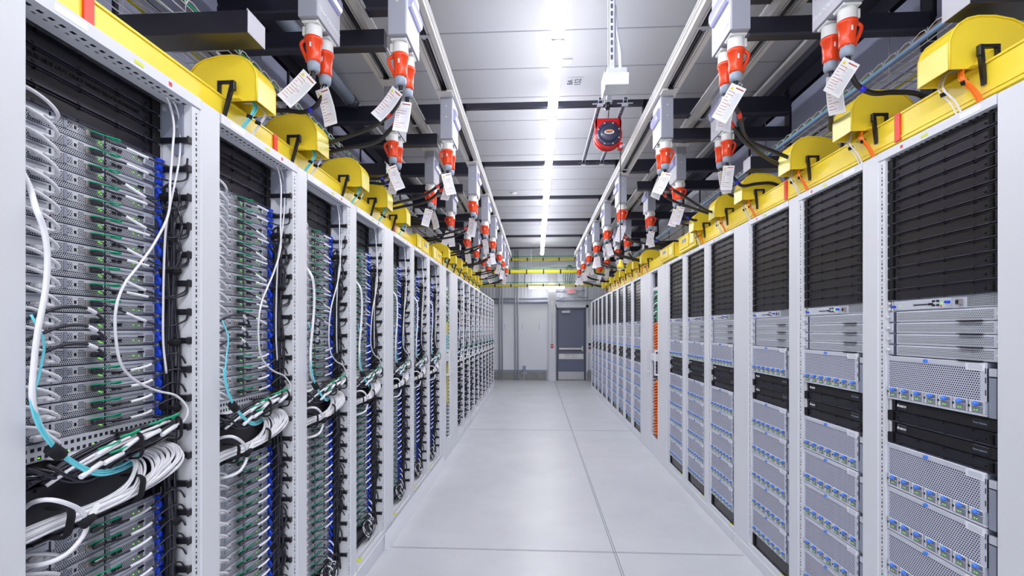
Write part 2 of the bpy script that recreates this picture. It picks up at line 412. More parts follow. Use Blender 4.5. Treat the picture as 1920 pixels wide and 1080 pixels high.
# ------------------------------------------------------------------ left: server
def server():
    s=-1; h=U
    b=MB().box(s*.004,s*.7,.012,.472,.0015,h-.001,'dplate')
    b.box(0,s*.006,.0,.020,.002,h-.002,'plate')
    # power supply side: plain upper plate, vents below
    b.box(0,s*.01,.02,.135,.022,h-.002,'plate').box(-s*.002,0,.03,.125,.036,.039,'dplate')
    b.box(s*.002,s*.01,.02,.135,.002,.022,'perf')
    b.box(-s*.0012,0,.132,.136,.008,h-.006,'navy')
    # io block
    b.box(0,s*.01,.136,.165,.016,h-.002,'plate').box(-s*.0006,0,.146,.164,.014,h-.006,'perf')
    b.box(-s*.003,0,.166,.176,.016,h-.004,'dplate',.001)
    b.box(0,s*.01,.165,.280,.016,h-.002,'plate').box(-s*.0006,0,.178,.19,.019,h-.008,'perf').box(-s*.0006,0,.205,.222,.018,h-.006,'perf')
    b.box(-s*.001,0,.191,.203,.02,.033,'socket').box(-s*.0014,-s*.0008,.1935,.2005,.022,.031,'navy')
    b.box(-s*.006,0,.223,.252,.017,.034,'sfp',.001)
    b.box(s*.001,s*.01,.136,.282,.002,.016,'perf')
    b.box(-s*.001,0,.2805,.2835,.003,h-.003,'navy')
    # right half
    b.box(0,s*.01,.2835,.445,.024,h-.002,'plate').box(-s*.0016,0,.30,.41,.033,.0355,'dplate')
    b.box(s*.001,s*.01,.2835,.445,.002,.024,'perf')
    b.box(-s*.0012,0,.286,.298,.004,h-.004,'perf')
    for y in (.303,.321): b.box(-s*.002,0,y,y+.013,.011,.019,'navy')
    b.box(-s*.005,0,.408,.446,.008,h-.010,'plate',.001).box(-s*.0056,-s*.005,.412,.44,.012,h-.014,'perf')
    b.box(-s*.0045,0,.39,.41,.022,.027,'navy')
    b.box(0,s*.006,.447,.472,.002,h-.002,'dplate')
    # indicators
    for (y,z,w) in ((.105,.017,.006),(.262,.0125,.003),(.269,.0095,.0025),(.372,.0135,.003),(.425,.0135,.0035),(.392,.012,.002)):
        b.box(-s*.0022,0,y,y+w,z,z+.0025,'ledg')
    o=b.obj('server_unit')
    l=MB().box(-s*.012,0,.450,.470,.004,.024,'blue',.005).box(-s*.018,-s*.002,.448,.474,.030,.040,'blue',.003).box(-s*.010,0,.456,.466,.02,.034,'blue',.002)
    l.tube(spline([(-s*.012,.452,.030),(-s*.022,.448,.020),(-s*.020,.452,.008),(-s*.012,.464,.004)],4),.006,6,'blue')
    l.obj('release_latch',o)
    tag(o,None,'server')
    return o
psrv=Proto(server())
# power cord (white) and its plug, origin at the server
def cord(v):
    s=-1; r=random.Random(v)
    j=lambda a: r.uniform(-a,a)
    e=(.045+j(.004),.118,.012)
    pts=[(-.03,-.03,.062+j(.008)),(.02,.01,.060+j(.006)),(.045,.045,.050),(.054,.082+j(.006),.036),(.050,.105+j(.004),.021),(.036,.116,.012),(.022,.112,.0135)]
    o=MB().tube(spline(pts,6),.0042,7,'wcab').obj('power_cable')
    MB().box(.0,.020,.084,.122,.006,.021,'wcab',.004).box(.018,.028,.100,.120,.009,.018,'wcab',.003).obj('plug',o)
    tag(o,None,'power cable'); return o
pcord=[Proto(cord(v)) for v in range(3)]
def dac(kind, v):
    r=random.Random(v*7+11); j=lambda a: r.uniform(-a,a)
    g=MB().box(.006,.018,.232,.262,.017,.031,'dcab',.003)
    if kind=='A': pts=[(.014,.250,.024),(.024,.280,.018),(.038,.306,.003),(.050,.344,-.014),(.058,.386,-.028+j(.003)),(.062,.43,-.033+j(.003)),(.072,.455,-.026),(.086,.472,-.012),(.088,.476,.012)]
    elif kind=='B': pts=[(.014,.250,.024),(.024,.285,.0185),(.038,.308,.0155),(.050,.352,.009),(.058,.39,.0065+j(.003)),(.062,.43,.006+j(.003)),(.072,.455,.012),(.086,.472,.024),(.088,.476,.046)]
    elif kind=='C': pts=[(.012,.250,.022),(.045,.235,.020),(.062,.212,.030),(.066,.185,.045),(.068,.150,.056),(.064,.10,.052),(.055,.05,.030),(.03,.0,.0)]
    elif kind=='F': pts=[(.012,.255,.024),(.04,.28,.02),(.06,.31,.0),(.07,.34,-.03),(.065,.36,-.07),(.05,.34,-.11),(.04,.30,-.125)]
    else: pts=[(.012,.255,.024),(.024,.285,.020),(.038,.32,.021),(.050,.365,.030+j(.004)),(.056,.40,.044+j(.005)),(.062,.44,.058+j(.004)),(.076,.462,.054),(.082,.474,.03)]
    sp=spline(pts,6)
    g.tube(sp,.0029 if kind!='C' else .0042,6,'dcab'); o=g.obj('network_cable')
    a,b=(12,21) if kind!='C' else (17,23)
    MB().tube(sp[a:b],.0040 if kind!='C' else .0052,6,'lab').obj('label_sleeve',o)
    if kind!='C':
        t=MB().tube(spline([(.008,.232,.033),(.014,.262,.034),(.020,.285,.034+j(.001)),(.024,.300,.036),(.024,.304,.0335),(.021,.298,.031),(.016,.28,.032)],4),.0026,5,'green',flat=.8)
        t.box(.006,.010,.23,.255,.031,.034,'green')
        t.obj('pull_tab',o)
    tag(o,None,'network cable'); return o
pd={k:[Proto(dac(k,v)) for v in range(2)] for k in 'ABCDF'}
ZS_U, ZS_L = 2.25-4*U-.0, 1.034
def rk(k): return ('nearest' if k==0 else rowname(k))+' left rack'
for k in range(7):
    y0=lefts[k]
    for i in range(4):
        z=2.25-(i+1)*U-.003
        o=pbL.put((-LE+.008,y0+.005,z),'black filler panel, '+['topmost','second','third','lowest'][i]+' under the header of the '+rk(k),'black filler panels in the left row')
        if k<2 and i==1:
            text('THIS SIDE OUT ONLY WHEN TRACK IS PRESENT',.0145,'embossed_text',o,(-.0052,.235,.022),BL,'inkb',.0006,.0002)
    pb3.put((-LE+.008,y0+.005,ZS_L+.002),'tall black filler panel between the two server blocks of the '+rk(k),'tall filler panels in the left row')
    for blk in range(2):
        zt = ZS_U if blk==0 else ZS_L
        bn = 'upper' if blk==0 else 'lower'
        for i in range(18):
            z=zt-(i+1)*U; nm=ORD[i]+' from top, '+bn+' block, '+rk(k)
            psrv.put((-LE,y0+.004,z),'grey vented server, '+nm,'servers of the left row')
            pcord[(i+k)%3].put((-LE+random.uniform(-.002,.002),y0+.004,z),'white power cable on server '+nm,'white power cables of the left row')
            if blk==0: kind = 'C' if i in (11,12,13) else ('D' if i>13 else 'AB'[i%2])
            else: kind = 'F' if (i>12 and k>1) else 'D'
            if kind=='A' and i in (0,): kind='B'
            pd[kind][(i+k)%2].put((-LE+random.uniform(-.002,.003),y0+.004+random.uniform(-.003,.003),z),'black cable of server '+nm,'black network cables of the left row')
# far servers and cables of the left row, seen only as slivers
fs=MB(); fc=MB()
for k in range(7,16):
    for blk in range(2):
        for i in range(18):
            z=(ZS_U if blk==0 else ZS_L)-(i+1)*U; y=lefts[k]
            fs.box(-LE,-LE-.5,y+.01,y+.47,z+.001,z+U-.001,'plate').box(-LE+.001,-LE,y+.02,y+.45,z+.004,z+.022,'dplate').box(-LE+.014,-LE,y+.455,y+.468,z+.006,z+.036,'blue')
            e=random.uniform(-.02,.04)
            fc.tube(spline([(-LE+.01,y+.25,z+.02),(-LE+.04,y+.33,z+.01),(-LE+.058,y+.42,z+e-.02),(-LE+.055,y+.47,z+e)],3),.0036,4,'lab' if i%2 else 'dcab')
            if i%3==0: fc.tube(spline([(-LE+.06,y+.42,z+.03),(-LE+.085,y+.455,z-.01+e),(-LE+.06,y+.47,z-.04)],3),.004,4,'dcab')
tag(fs.obj('server_unit'),'grey servers filling the distant left racks beyond the patch cabinet','servers','servers of the distant left racks',kind='stuff')
tag(fc.obj('network_cable'),'black and white cables in front of the servers in the distant left racks','network cables','cables of the distant left racks',kind='stuff')
# ------------------------------------------------------------------ cable bundles of the left racks (rack-local, x=0 is the rack face, y=0 the opening edge)
def loc0(px,py,w):       # trace over the nearest rack at depth w behind the rack face
    p=P(px,py,-(L+w)); return Vector((-w, p.y-lefts[0], p.z))
def vbundle():
    b=MB(); r=random.Random(3)
    for i in range(13):
        y0_=.461+r.uniform(-.008,.010); x0_=-.060+r.uniform(-.020,.018); pts=[]
        z=2.0-r.uniform(0,.25)
        while z>.15:
            pts.append((x0_+r.uniform(-.009,.009),min(.474,y0_+r.uniform(-.005,.006)),z)); z-=.16
        b.tube(spline(pts,4),.0056,6,'braid' if i%3==0 else 'dcab')
    for zc,rr in ((1.93,.042),(1.86,.05),(1.78,.045),(.72,.05),(.55,.045),(.38,.04)):
        pts=[(-.058+rr*math.cos(t)*.8,.458,zc+rr*1.3*math.sin(t)) for t in [2*PI*q/14 for q in range(14)]]
        b.tube(pts+[pts[0]],.0045,6,'dcab')
    for z in (1.95,1.72,1.50,1.30,.95,.6): b.tube([(-.028,.45,z),(-.028,.462,z)],.0,4,'dcab') if False else b.box(-.090,-.026,.446,.476,z-.012,z+.012,'velcro',.008)
    return b.obj('cable_bundle')
def dacbundle():
    r=random.Random(5)
    o=empty('cable_bundle')
    b=MB()
    for i in range(16):
        t=i/15.; zz=1.262-.045*t+r.uniform(-.006,.006); xx=-.045+.06*r.random()
        pts=[(-.05+.03*r.random(),.01+.05*r.random(),1.19+.05*t),(xx,.12,zz-.035),(xx+.005,.22,zz-.01),(xx,.33,zz+.002),(-.02,.41,zz+.004),(-.035,.448,zz-.02),(-.055,.455,zz-.08-.05*r.random())]
        b.tube(spline(pts,5),.0045,6,'dcab' if i%8 else 'wcab')
    b.obj('cables',o)
    for (y,z,a) in ((.09,1.20,.02),(.15,1.215,.0),(.20,1.235,.03),(.27,1.25,-.01),(.33,1.245,.01),(.13,1.24,.02)):
        MB().tube([(.022,y,z),(.02,y+.055,z+.012+a*.3)],.0062,6,'lab').obj('label_sleeve',o)
    for (y,z) in ((.14,1.252),(.20,1.268),(.29,1.282),(.34,1.287),(.17,1.235)):
        MB().tube(spline([(.018,y,z),(.024,y+.03,z+.004),(.022,y+.055,z+.008),(.02,y+.03,z-.004)],3),.0034,5,'green').obj('pull_tab',o)
    for (y,z) in ((.255,1.235),(.395,1.252)):
        MB().tube(spline([(-.055,y,z-.03),(.018,y,z-.034),(.026,y+.003,z),(.016,y,z+.032),(-.055,y,z+.03)],5),.008,4,'velcro',flat=.4).obj('strap',o)
    return o
def catbundle():
    r=random.Random(9); o=empty('cable_bundle'); b=MB()
    for i in range(30):
        t=r.random(); u=r.random(); f=r.random()
        yr=.26+.19*t
        pts=[(-.03-.03*u,-.03,1.075+.03*f),(-.02-.02*u,.08,1.085+.028*f),(-.005-.02*u,.17,1.09+.025*f),(.0-.02*u,.17+(yr-.17)*.6,1.10+.03*f),(-.005,yr-.01,1.135+.03*f),(-.02,yr,1.175+.02*f),(-.05,yr-.03,1.20+.012*f),(-.085,yr-.055,1.195)]
        b.tube(spline(pts,5),.0036,6,'wcab')
    b.obj('cables',o)
    for (y,z) in ((.075,1.10),(.275,1.115)):
        MB().tube(spline([(-.05,y,z-.03),(.004,y-.006,z-.03),(.012,y,z),(.002,y+.008,z+.028),(-.05,y+.008,z+.03)],5),.012,4,'velcro',flat=.35).obj('strap',o)
    return o
def aquabundle():
    r=random.Random(2); o=empty('cable_bundle'); b=MB()
    base=[(60,735),(63,765),(78,805),(105,840),(140,868),(180,885),(220,878),(250,862),(268,845)]
    for i in range(7):
        dx,dy=r.uniform(-4,5),r.uniform(-7,7); e=r.uniform(0,1)
        pts=[loc0(58,590,-.005),loc0(82,640,-.012),loc0(76,690,-.012)] if i==0 else []
        for q,(x,y) in enumerate(base):
            w=-.02 if q<6 else -.012+.03*(q-5)*.6
            if i%2 and q>5: x-=14*(q-5)*e; y+=4*(q-5)-12*(q-5)*e*.6
            pts.append(loc0(x+dx*(1-q/9.),y+dy*(q/9.+.4),w))
        b.tube(spline(pts,5),.0026,6,'aqua')
    b.obj('cables',o)
    p=loc0(105,848,-.02)
    MB().tube([p+Vector((0,-.012,.012)),p+Vector((0,.012,-.010))],.014,10,'velcro').obj('strap',o)
    return o
def switch():
    b=MB().box(-.098,-.6,.012,.472,0,U-.002,'plate').box(-.0955,-.098,.0,.478,.004,U-.004,'slots').box(-.06,-.098,.12,.3,.0,.002,'lab')
    for i in range(6): b.box(-.094,-.0955,.03+i*.07,.034+i*.07,.008,.011,'ledg')
    return b.obj('network_switch')
def patch():
    b=MB().box(-.10,-.2,.0,.478,0,U-.002,'matte')
    for i in range(24): b.box(-.099,-.10,.02+i*.018,.033+i*.018,.012,.026,'navy')
    return b.obj('network_patch_bay')
pvb,pdb,pcb,pab,psw,ppp=[Proto(tag(f(),None,c)) for f,c in ((vbundle,'cable bundle'),(dacbundle,'cable bundle'),(catbundle,'cable bundle'),(aquabundle,'cable bundle'),(switch,'network switch'),(patch,'patch panel'))]
for k in range(16):
    o=(-L,lefts[k],0)
    pvb.put(o,'thick vertical bundle of black cables at the side of the '+rk(k),'vertical black cable bundles of the left row')
    pdb.put(o,'black cable bundle with green tabs lying across the middle of the '+rk(k),'horizontal black cable bundles of the left row')
    pab.put(o,'thin aqua fibre cables sagging across the middle of the '+rk(k),'aqua fibre bundles of the left row')
    pcb.put(o,'looped bundle of white network cables in the middle of the '+rk(k),'white cable bundles of the left row')
    if k<7:
        psw.put((-L,lefts[k]+.002,1.229),'pale slotted network switch above the cable bundles of the '+rk(k),'network switches of the left row')
        ppp.put((-L,lefts[k]+.002,1.183),'black patch panel behind the white cables of the '+rk(k),'patch panels of the left row')
# loose white cords
def wcord(pts, name, lab, grp, r=.0045, k='wcab', conn=None, off=0):
    pts=[loc0(*p) for p in pts]
    o=MB().tube(spline(pts,8),r,8,k).obj(name); tag(o,lab,'cable',grp)
    return o
def loose():
    L1=wcord([(40,318,.06),(56,352,.03),(68,392,-.02),(82,430,-.025),(89,480,-.025),(85,545,-.025),(71,620,-.025),(63,690,-.02),(61,750,-.02),(78,805,-.01),(110,832,.0)],'loose_cord','long white cord hanging down the near side of the nearest left rack','loose white cords',.0058)
    L2=wcord([(296,163,.05),(316,190,.045),(326,235,.04),(323,285,.03),(319,340,.02),(316,400,.01),(290,455,.0),(258,500,-.01),(235,530,-.02),(219,570,-.025),(216,620,-.02),(226,680,-.01),(252,712,.0),(292,732,.01),(330,742,.01),(351,765,.0),(346,788,.0),(325,799,.02)],'loose_cord','white cord curving from the top corner across the servers, nearest left rack','loose white cords',.0034)
    L3=wcord([(300,165,.05),(328,196,.045),(338,240,.04),(336,300,.03),(322,370,.02),(312,420,.025),(308,480,.03),(306,560,.035),(306,640,.035),(312,700,.04)],'loose_cord','thin white cord running straight down beside the blue latches, nearest left rack','loose white cords',.003)
    q=wcord([(42,956,.06),(62,942,.03),(92,937,-.015),(125,944,-.03),(152,958,-.03),(163,980,-.03),(156,1004,-.03),(130,1035,-.03),(97,1053,-.015),(62,1061,.03),(42,1062,.06)],'loose_cord','white cord tied in a loop with a dangling plug, lower nearest left rack','loose white cords',.0052)
    a,b=loc0(165,976,-.035),loc0(184,945,-.035)
    MB().tube([a,a.lerp(b,.25),b],[.005,.0085,.0085],4,'socket').obj('connector',q)
    MB().tube([a+Vector((0,-.014,-.006)),a+Vector((0,.012,.006))],.011,8,'velcro').obj('strap',q)
    return [L1,L2,L3,q]
Ls=loose(); tr=[(Proto(o)) for o in Ls]
nm=['long white cord hanging down the near side of the ','white cord curving from the top corner across the servers, ','thin white cord running straight down beside the blue latches, ','white cord tied in a loop with a dangling plug, lower part of ']
for k in range(16):
    for i,p in enumerate(tr):
        if i==0 and k in (1,): continue
        p.put((-L,lefts[k],0),nm[i]+rk(k),'loose white cords of the left row')
# coiled cable heap and sloping black covers at the foot of each left rack
def foot():
    o=empty('cable_coil'); b=MB(); r=random.Random(4)
    for i in range(9):
        rr=.05+.03*r.random(); cy=.34+.06*r.random(); cz=.2+.05*r.random()
        pts=[(-.055+.015*math.sin(t*2+i),cy+rr*math.cos(t),cz+rr*.8*math.sin(t)) for t in [2*PI*q/16 for q in range(16)]]
        b.tube(pts+[pts[0]],.0034,6,'wcab' if i%3==0 else 'dcab')
    b.obj('cables',o)
    return o
pf=Proto(tag(foot(),None,'cable coil')); pbb=Proto(tag(blank(-1,OPL-.02,2,False),None,'filler panel'))
for k in range(7):
    pf.put((-L,lefts[k],0),'tangled coil of slack cables at the foot of the '+rk(k),'cable coils of the left row')
    pbb.put((-LE+.01,lefts[k]+.005,.14),'black filler panel at the very bottom of the '+rk(k),'bottom filler panels of the left row')
# ------------------------------------------------------------------ right: equipment
W=OPR+.004
def vented():
    s=1; b=MB().box(s*.002,s*.6,.005,W-.01,.0015,U-.001,'plate',.0)
    b.box(-s*.002,s*.003,.012,W-.045,.001,U-.0015,'plate',.0015).box(-s*.0026,-s*.002,.024,W-.052,.0065,U-.007,'perf2')
    b.box(-s*.0026,-s*.001,W-.047,W-.033,.003,U-.003,'ink')
    o=b.obj('vented_chassis')
    MB().box(-s*.004,s*.003,W-.03,W-.004,.004,U-.004,'plate',.002).cyl((-s*.004,W-.014,U/2),(-s*.018,W-.014,U/2),.0055,10,'socket').cyl((-s*.004,W-.004,U/2),(-s*.012,W+.008,U/2),.004,8,'socket').obj('mounting_ear',o)
    MB().box(-s*.012,-s*.002,.06,.15,.0,.003,'black').obj('pull_lip',o)
    MB().cyl((-s*.002,.006,U*.5),(-s*.008,.006,U*.5),.004,8,'socket').obj('screw',o)
    return o
def control():
    s=1; b=MB().box(0,s*.5,.0,W-.03,.001,U-.001,'plate').box(-s*.0005,0,.004,.12,.004,U-.005,'perf4').box(-s*.004,0,.18,W-.035,.003,U-.005,'plate',.002)
    b.box(-s*.0055,-s*.003,.275,.345,.0185,.0225,'navy').box(-s*.0055,-s*.003,.255,.275,.0165,.0245,'navy')
    for y in (.228,.246):
        for z in (.012,.027): b.box(-s*.0055,-s*.003,y,y+.012,z,z+.007,'navy')
    b.box(-s*.0055,-s*.004,.213,.22,.018,.024,'ledg').box(-s*.0055,-s*.004,W-.07,W-.066,.018,.022,'ledg').box(-s*.005,-s*.004,.218,.222,.007,.015,'redstk')
    b.box(-s*.012,0,.135,.155,.012,.032,'sfp',.002).box(-s*.0125,-s*.012,.14,.152,.015,.028,'navy')
    o=b.obj('control_unit')
    MB().cyl((-s*.004,.185,.024),(-s*.018,.187,.024),.005,8,'blue').cyl((-s*.004,W-.042,.018),(-s*.018,W-.044,.018),.005,8,'blue').obj('thumb_screws',o)
    MB().box(0,s*.006,W-.025,W-.018,.0,U,'socket').cyl((0,W-.012,U*.75),(-s*.008,W-.012,U*.75),.005,8,'socket').cyl((0,W-.012,U*.2),(-s*.008,W-.012,U*.2),.005,8,'socket').obj('mounting_ear',o)
    return o
def shelf(full):
    s=1; h=4*U; y0,y1=.042,W-.004
    b=MB().box(s*.004,s*.7,y0,y1,.002,h-.003,'dplate')
    b.box(-s*.002,s*.004,y0,y1,h-.022,h-.002,'plate',.002).box(-s*.002,s*.004,y0,y0+.022,.05,h-.02,'plate').box(-s*.002,s*.004,y1-.010,y1,.05,h-.02,'plate')
    b.box(0,s*.004,y0,y1,.05,h-.02,'perf3').box(-s*.004,s*.004,y0,y1,.0015,.007,'plate',.001)
    for z in (.07,.11,.14): b.box(-s*.003,0,y0+.001,y0+.004,z,z+.018,'ink')
    b.box(-s*.003,-s*.0018,y0+.004,y0+.075,h-.030,h-.006,'lab')
    for i in range(4): b.box(-s*.0034,-s*.003,y0+.014,y0+.064,h-.011-i*.0045,h-.0098-i*.0045,'gland')
    b.box(s*.002,s*.02,y0-.028,y0-.004,.0,h-.05,'dplate').box(s*.002,s*.012,y0-.03,y0-.004,h-.045,h-.02,'plate')
    o=b.obj('drive_shelf')
    MB().cyl((-s*.002,.28,h-.012),(-s*.010,.28,h-.012),.0065,12,'blue2').obj('thumb_screw',o)
    n=7; wd=(y1-y0-.006)/n
    def module():
        m=MB().box(-s*.004,s*.01,.002,wd-.003,.008,.050,'plate',.001).box(-s*.0048,-s*.004,.008,wd-.016,.011,.027,'perf4')
        m.box(-s*.005,-s*.004,.006,wd-.006,.0285,.030,'ink')
        for i in range(3): m.box(-s*.005,-s*.004,.008,.024,.035+i*.0045,.037+i*.0045,'ink')
        m.box(-s*.0056,-s*.004,wd-.014,wd-.006,.012,.040,'socket').box(-s*.006,-s*.004,wd-.010,wd-.003,.026,.034,'navy')
        m.box(-s*.0056,-s*.004,.025,.0285,.018,.021,'ledg').box(-s*.0056,-s*.004,.034,.0375,.018,.021,'ledg')
        return m
    def latch():
        m=MB().lathe((-s*.004,wd*.52,.0405),(-s,0,0),[(0,.0080),(.006,.0078),(.010,.0055),(.011,.001)],10,'blue2')
        m.box(-s*.009,-s*.004,wd*.3,wd*.55,.037,.043,'blue2',.002)
        return m
    if full:
        mo=module().obj('power_module',o,(0,y0+.003,0)); la=latch().obj('latch',mo)
        for i in range(1,n):
            c=mo.copy(); C.objects.link(c); c.location=(0,y0+.003+i*wd,0); c.parent=o
            e=la.copy(); C.objects.link(e); e.parent=c
    else:
        m=MB()
        for i in range(n): m.add(module(),(0,i*wd,0)).add(latch(),(0,i*wd,0))
        m.obj('power_modules',o,(0,y0+.003,0))
    return o
def meshpanel():
    s=1; b=MB().box(s*.006,s*.3,.0,W-.02,.001,U-.001,'black').box(s*.002,s*.006,.012,W-.05,.004,U-.004,'perfb').box(0,s*.004,W-.10,W-.048,.008,U-.008,'black',.002).box(0,s*.004,.04,.10,.008,U-.008,'black',.002)
    b.box(s*0,s*.006,W-.04,W-.03,.003,U-.003,'black').box(-s*.003,s*.004,W-.018,W-.013,.0,U,'socket').box(-s*.003,s*.001,W-.022,W-.013,U-.012,U-.008,'socket')
    o=b.obj('mesh_front_unit')
    lg=MB(); pts=[(-.0012,W-.058+.0055*math.cos(t),.0225+.006*math.sin(t)) for t in (PI/2,PI/2+2*PI/3,PI/2+4*PI/3)]
    lg.tube(pts+[pts[0]],.0014,6,'lab'); lg.obj('logo',o)
    text('VERTIV',.011,'logo_text',o,(-.0008,W-.082,.0215),BR,'lab',.0003,.0003)
    text('Power Systems',.008,'model_text',o,(-.0008,.07,.0215),BR,'gland',.0003)
    return o
pv,pc,ps,psf,pm=[Proto(tag(f,None,c)) for f,c in ((vented(),'rack unit'),(control(),'control unit'),(shelf(True),'drive shelf'),(shelf(False),'drive shelf'),(meshpanel(),'rack unit'))]
def rr(k): return rowname(k)+' right rack'
ZT=2.2355
for k in range(15):
    y0=rights[k]+.004; x=RE
    z=ZT
    for i in range(13):
        z-=U; pbR.put((x-.004,y0,z),'black filler panel, '+ORD[i]+' from top in the '+rr(k),'black filler panels of the right row')
    z-=U; pc.put((x,y0,z),'narrow control unit with blue thumb screws under the fillers, '+rr(k),'control units of the right row')
    for i in range(4):
        z-=U; pv.put((x,y0,z),'flat vented chassis, '+['topmost','second','third','lowest'][i]+' of four in the '+rr(k),'vented chassis of the right row')
    sh = ps if k<6 else psf
    z-=4*U; sh.put((x-.006,y0,z),'drive shelf with seven blue latches, alone above the black units, '+rr(k),'drive shelves of the right row')
    for i in range(2):
        z-=U; pm.put((x-.003,y0,z),'black mesh-fronted unit, '+['upper','lower'][i]+' of the pair in the '+rr(k),'black mesh units of the right row')
        z-=U; pbR.put((x-.004,y0,z),'black filler panel right below the '+['upper','lower'][i]+' mesh unit, '+rr(k),'black filler panels of the right row')
    for i in range(5):
        z-=4*U; sh.put((x-.006,y0,z),'drive shelf with seven blue latches, '+ORD[i]+' below the black units, '+rr(k),'drive shelves of the right row')
    if k<15:
        z-=2*U
        if k==0: pbb2=Proto(tag(blank(1,W,2,False),None,'filler panel'))
        pbb2.put((x-.004,y0,z),'tall black filler panel at the very bottom of the '+rr(k),'bottom filler panels of the right row')
# ------------------------------------------------------------------ patch cabinets in the middle of each row
def patchcab(s, D, ya, yo0, yo1, yb):
    top=2.275; root=empty('patch_cabinet',(s*D,ya,0)); f=lambda d: d-ya
    MB().box(0,s*.06,0,f(yo0),0,top,'paint',.004).obj('near_door_panel',root)
    MB().box(0,s*.06,f(yo1)+.03,f(yb),0,top,'paint',.004).obj('far_door_panel',root)
    MB().box(s*.012,s*.03,f(yo1),f(yo1)+.03,.1,2.24,'strip').obj('punched_strip',root)
    MB().box(0,s*.08,f(yo0),f(yo1)+.03,2.25,top,'paint').box(s*.03,s*.08,f(yo0),f(yo1)+.03,2.02,2.06,'paint').prism([(f(yo0),2.02),(f(yo1)+.02,2.02),(f(yo0),2.24)],'x',s*.07,s*.076,'dplate').obj('header_rail',root)
    MB().box(0,s*.08,f(yo0),f(yo1)+.03,.0,.1,'paint').box(s*.0,s*.05,f(yo0),f(yo1)+.03,.10,.22,'paint').obj('base_rail',root)
    MB().box(0,s*.06,f(yo0),f(yo1),1.16,1.24,'paint',.004).obj('middle_rail',root)
    MB().box(s*.062,s*.08,f(yo0),f(yo1)+.03,.1,2.24,'brace').box(s*.08,s*.98,f(yo1)+.015,f(yo1)+.03,.1,2.24,'paint_in').box(s*.97,s*.98,0,f(yb),0,2.24,'matte').box(s*.06,s*.98,0,f(yb),2.26,top-.002,'paint_in').obj('carcass',root)
    for yy in (f(yo0)-.05,f(yo1)+.08):
        MB().box(-s*.05,-s*.035,yy-.012,yy+.012,1.0,1.3,'paint',.004).box(-s*.04,0,yy-.010,yy+.010,1.0,1.02,'paint').box(-s*.04,0,yy-.010,yy+.010,1.28,1.3,'paint').obj('handle',root)
    fg=MB(); z=.25
    while z<2.0:
        fg.box(s*.012,s*.06,f(yo1)-.04,f(yo1)-.012,z,z+.012,'paint'); z+=.045
    fg.obj('finger_duct',root)
    return root
yl=[YL(d) for d in (5.452,5.70,5.96,6.525)]; yr=[YR(d) for d in (5.335,5.68,6.0,6.615)]
tag(patchcab(-1,L,*yl),'narrow white patch cabinet with yellow and aqua fibres, left row','patch cabinet')
tag(patchcab(1,R,*yr),'narrow white patch cabinet with orange fibres, right row','patch cabinet')
def fibres(s, D, y0, y1, z0, z1, cols, n, name='cable_bundle', seed=1, loops=False):
    r=random.Random(seed); b=MB()
    for i in range(n):
        y=y0+(y1-y0)*r.random(); x=.018+.025*r.random(); pts=[]; z=z0
        while z<z1: pts.append((s*(D+x+r.uniform(-.005,.005)),y+r.uniform(-.012,.012),z)); z+=.12
        pts.append((s*(D+x),y,z1)); b.tube(spline(pts,3),.006,5,cols[i%len(cols)])
    if loops:
        z=z0+.03; i=0
        while z<z1-.02:
            c=cols[i%len(cols)]
            b.tube(spline([(s*(D+.05),y0,z+.03),(s*(D+.012),y0+(y1-y0)*.3,z+.02),(s*(D+.010),y0+(y1-y0)*.7,z-.005),(s*(D+.045),y1,z-.02)],4),.009,6,c); z+=.034; i+=1
    return b.obj(name)
tag(fibres(-1,L,yl[1]+.18,yl[2]-.03,1.25,2.0,['yfib'],7,seed=1),'yellow fibre bundle in the upper part of the left patch cabinet','cable bundle')
tag(fibres(-1,L,yl[1]+.18,yl[2]-.03,.62,1.15,['yfib'],6,seed=2),'yellow fibre bundle in the lower part of the left patch cabinet','cable bundle')
tag(fibres(-1,L,yl[1]+.02,yl[1]+.16,1.26,1.5,['aqua'],3,seed=3,loops=True),'aqua fibre loops low in the upper opening of the left patch cabinet','cable bundle')
tag(fibres(-1,L,yl[1]+.02,yl[1]+.16,1.62,2.0,['gcab','dcab','wcab'],4,seed=4,loops=True),'green and white cable loops at the top of the left patch cabinet','cable bundle')
tag(fibres(1,R,yr[1]+.04,yr[2]-.05,1.26,1.62,['orange'],5,seed=5,loops=True),'orange fibre loops in the upper opening of the right patch cabinet','cable bundle')
tag(fibres(1,R,yr[1]+.04,yr[2]-.05,.24,.92,['orange'],6,seed=6,loops=True),'long fringe of orange fibre loops in the lower right patch cabinet','cable bundle')
tag(fibres(1,R,yr[1]+.04,yr[2]-.05,.94,1.14,['yfib','dcab'],5,seed=8,loops=False),'yellow and black cables above the orange fringe, right patch cabinet','cable bundle')
tag(fibres(1,R,yr[1]+.04,yr[2]-.05,1.64,2.0,['gcab','dcab','wcab'],8,seed=7,loops=True),'green, white and black cable loops at the top of the right patch cabinet','cable bundle')
# kick skirting under the far part of the left row
sk=MB().prism([(-L+.005,0),(-L+.045,0),(-L+.03,.05),(-L+.008,.11)],'y',YL(3.36),YL(5.45),'paint'); tag(sk.obj('floor_skirting'),'curved white skirting strip on the floor along the middle left racks','skirting')
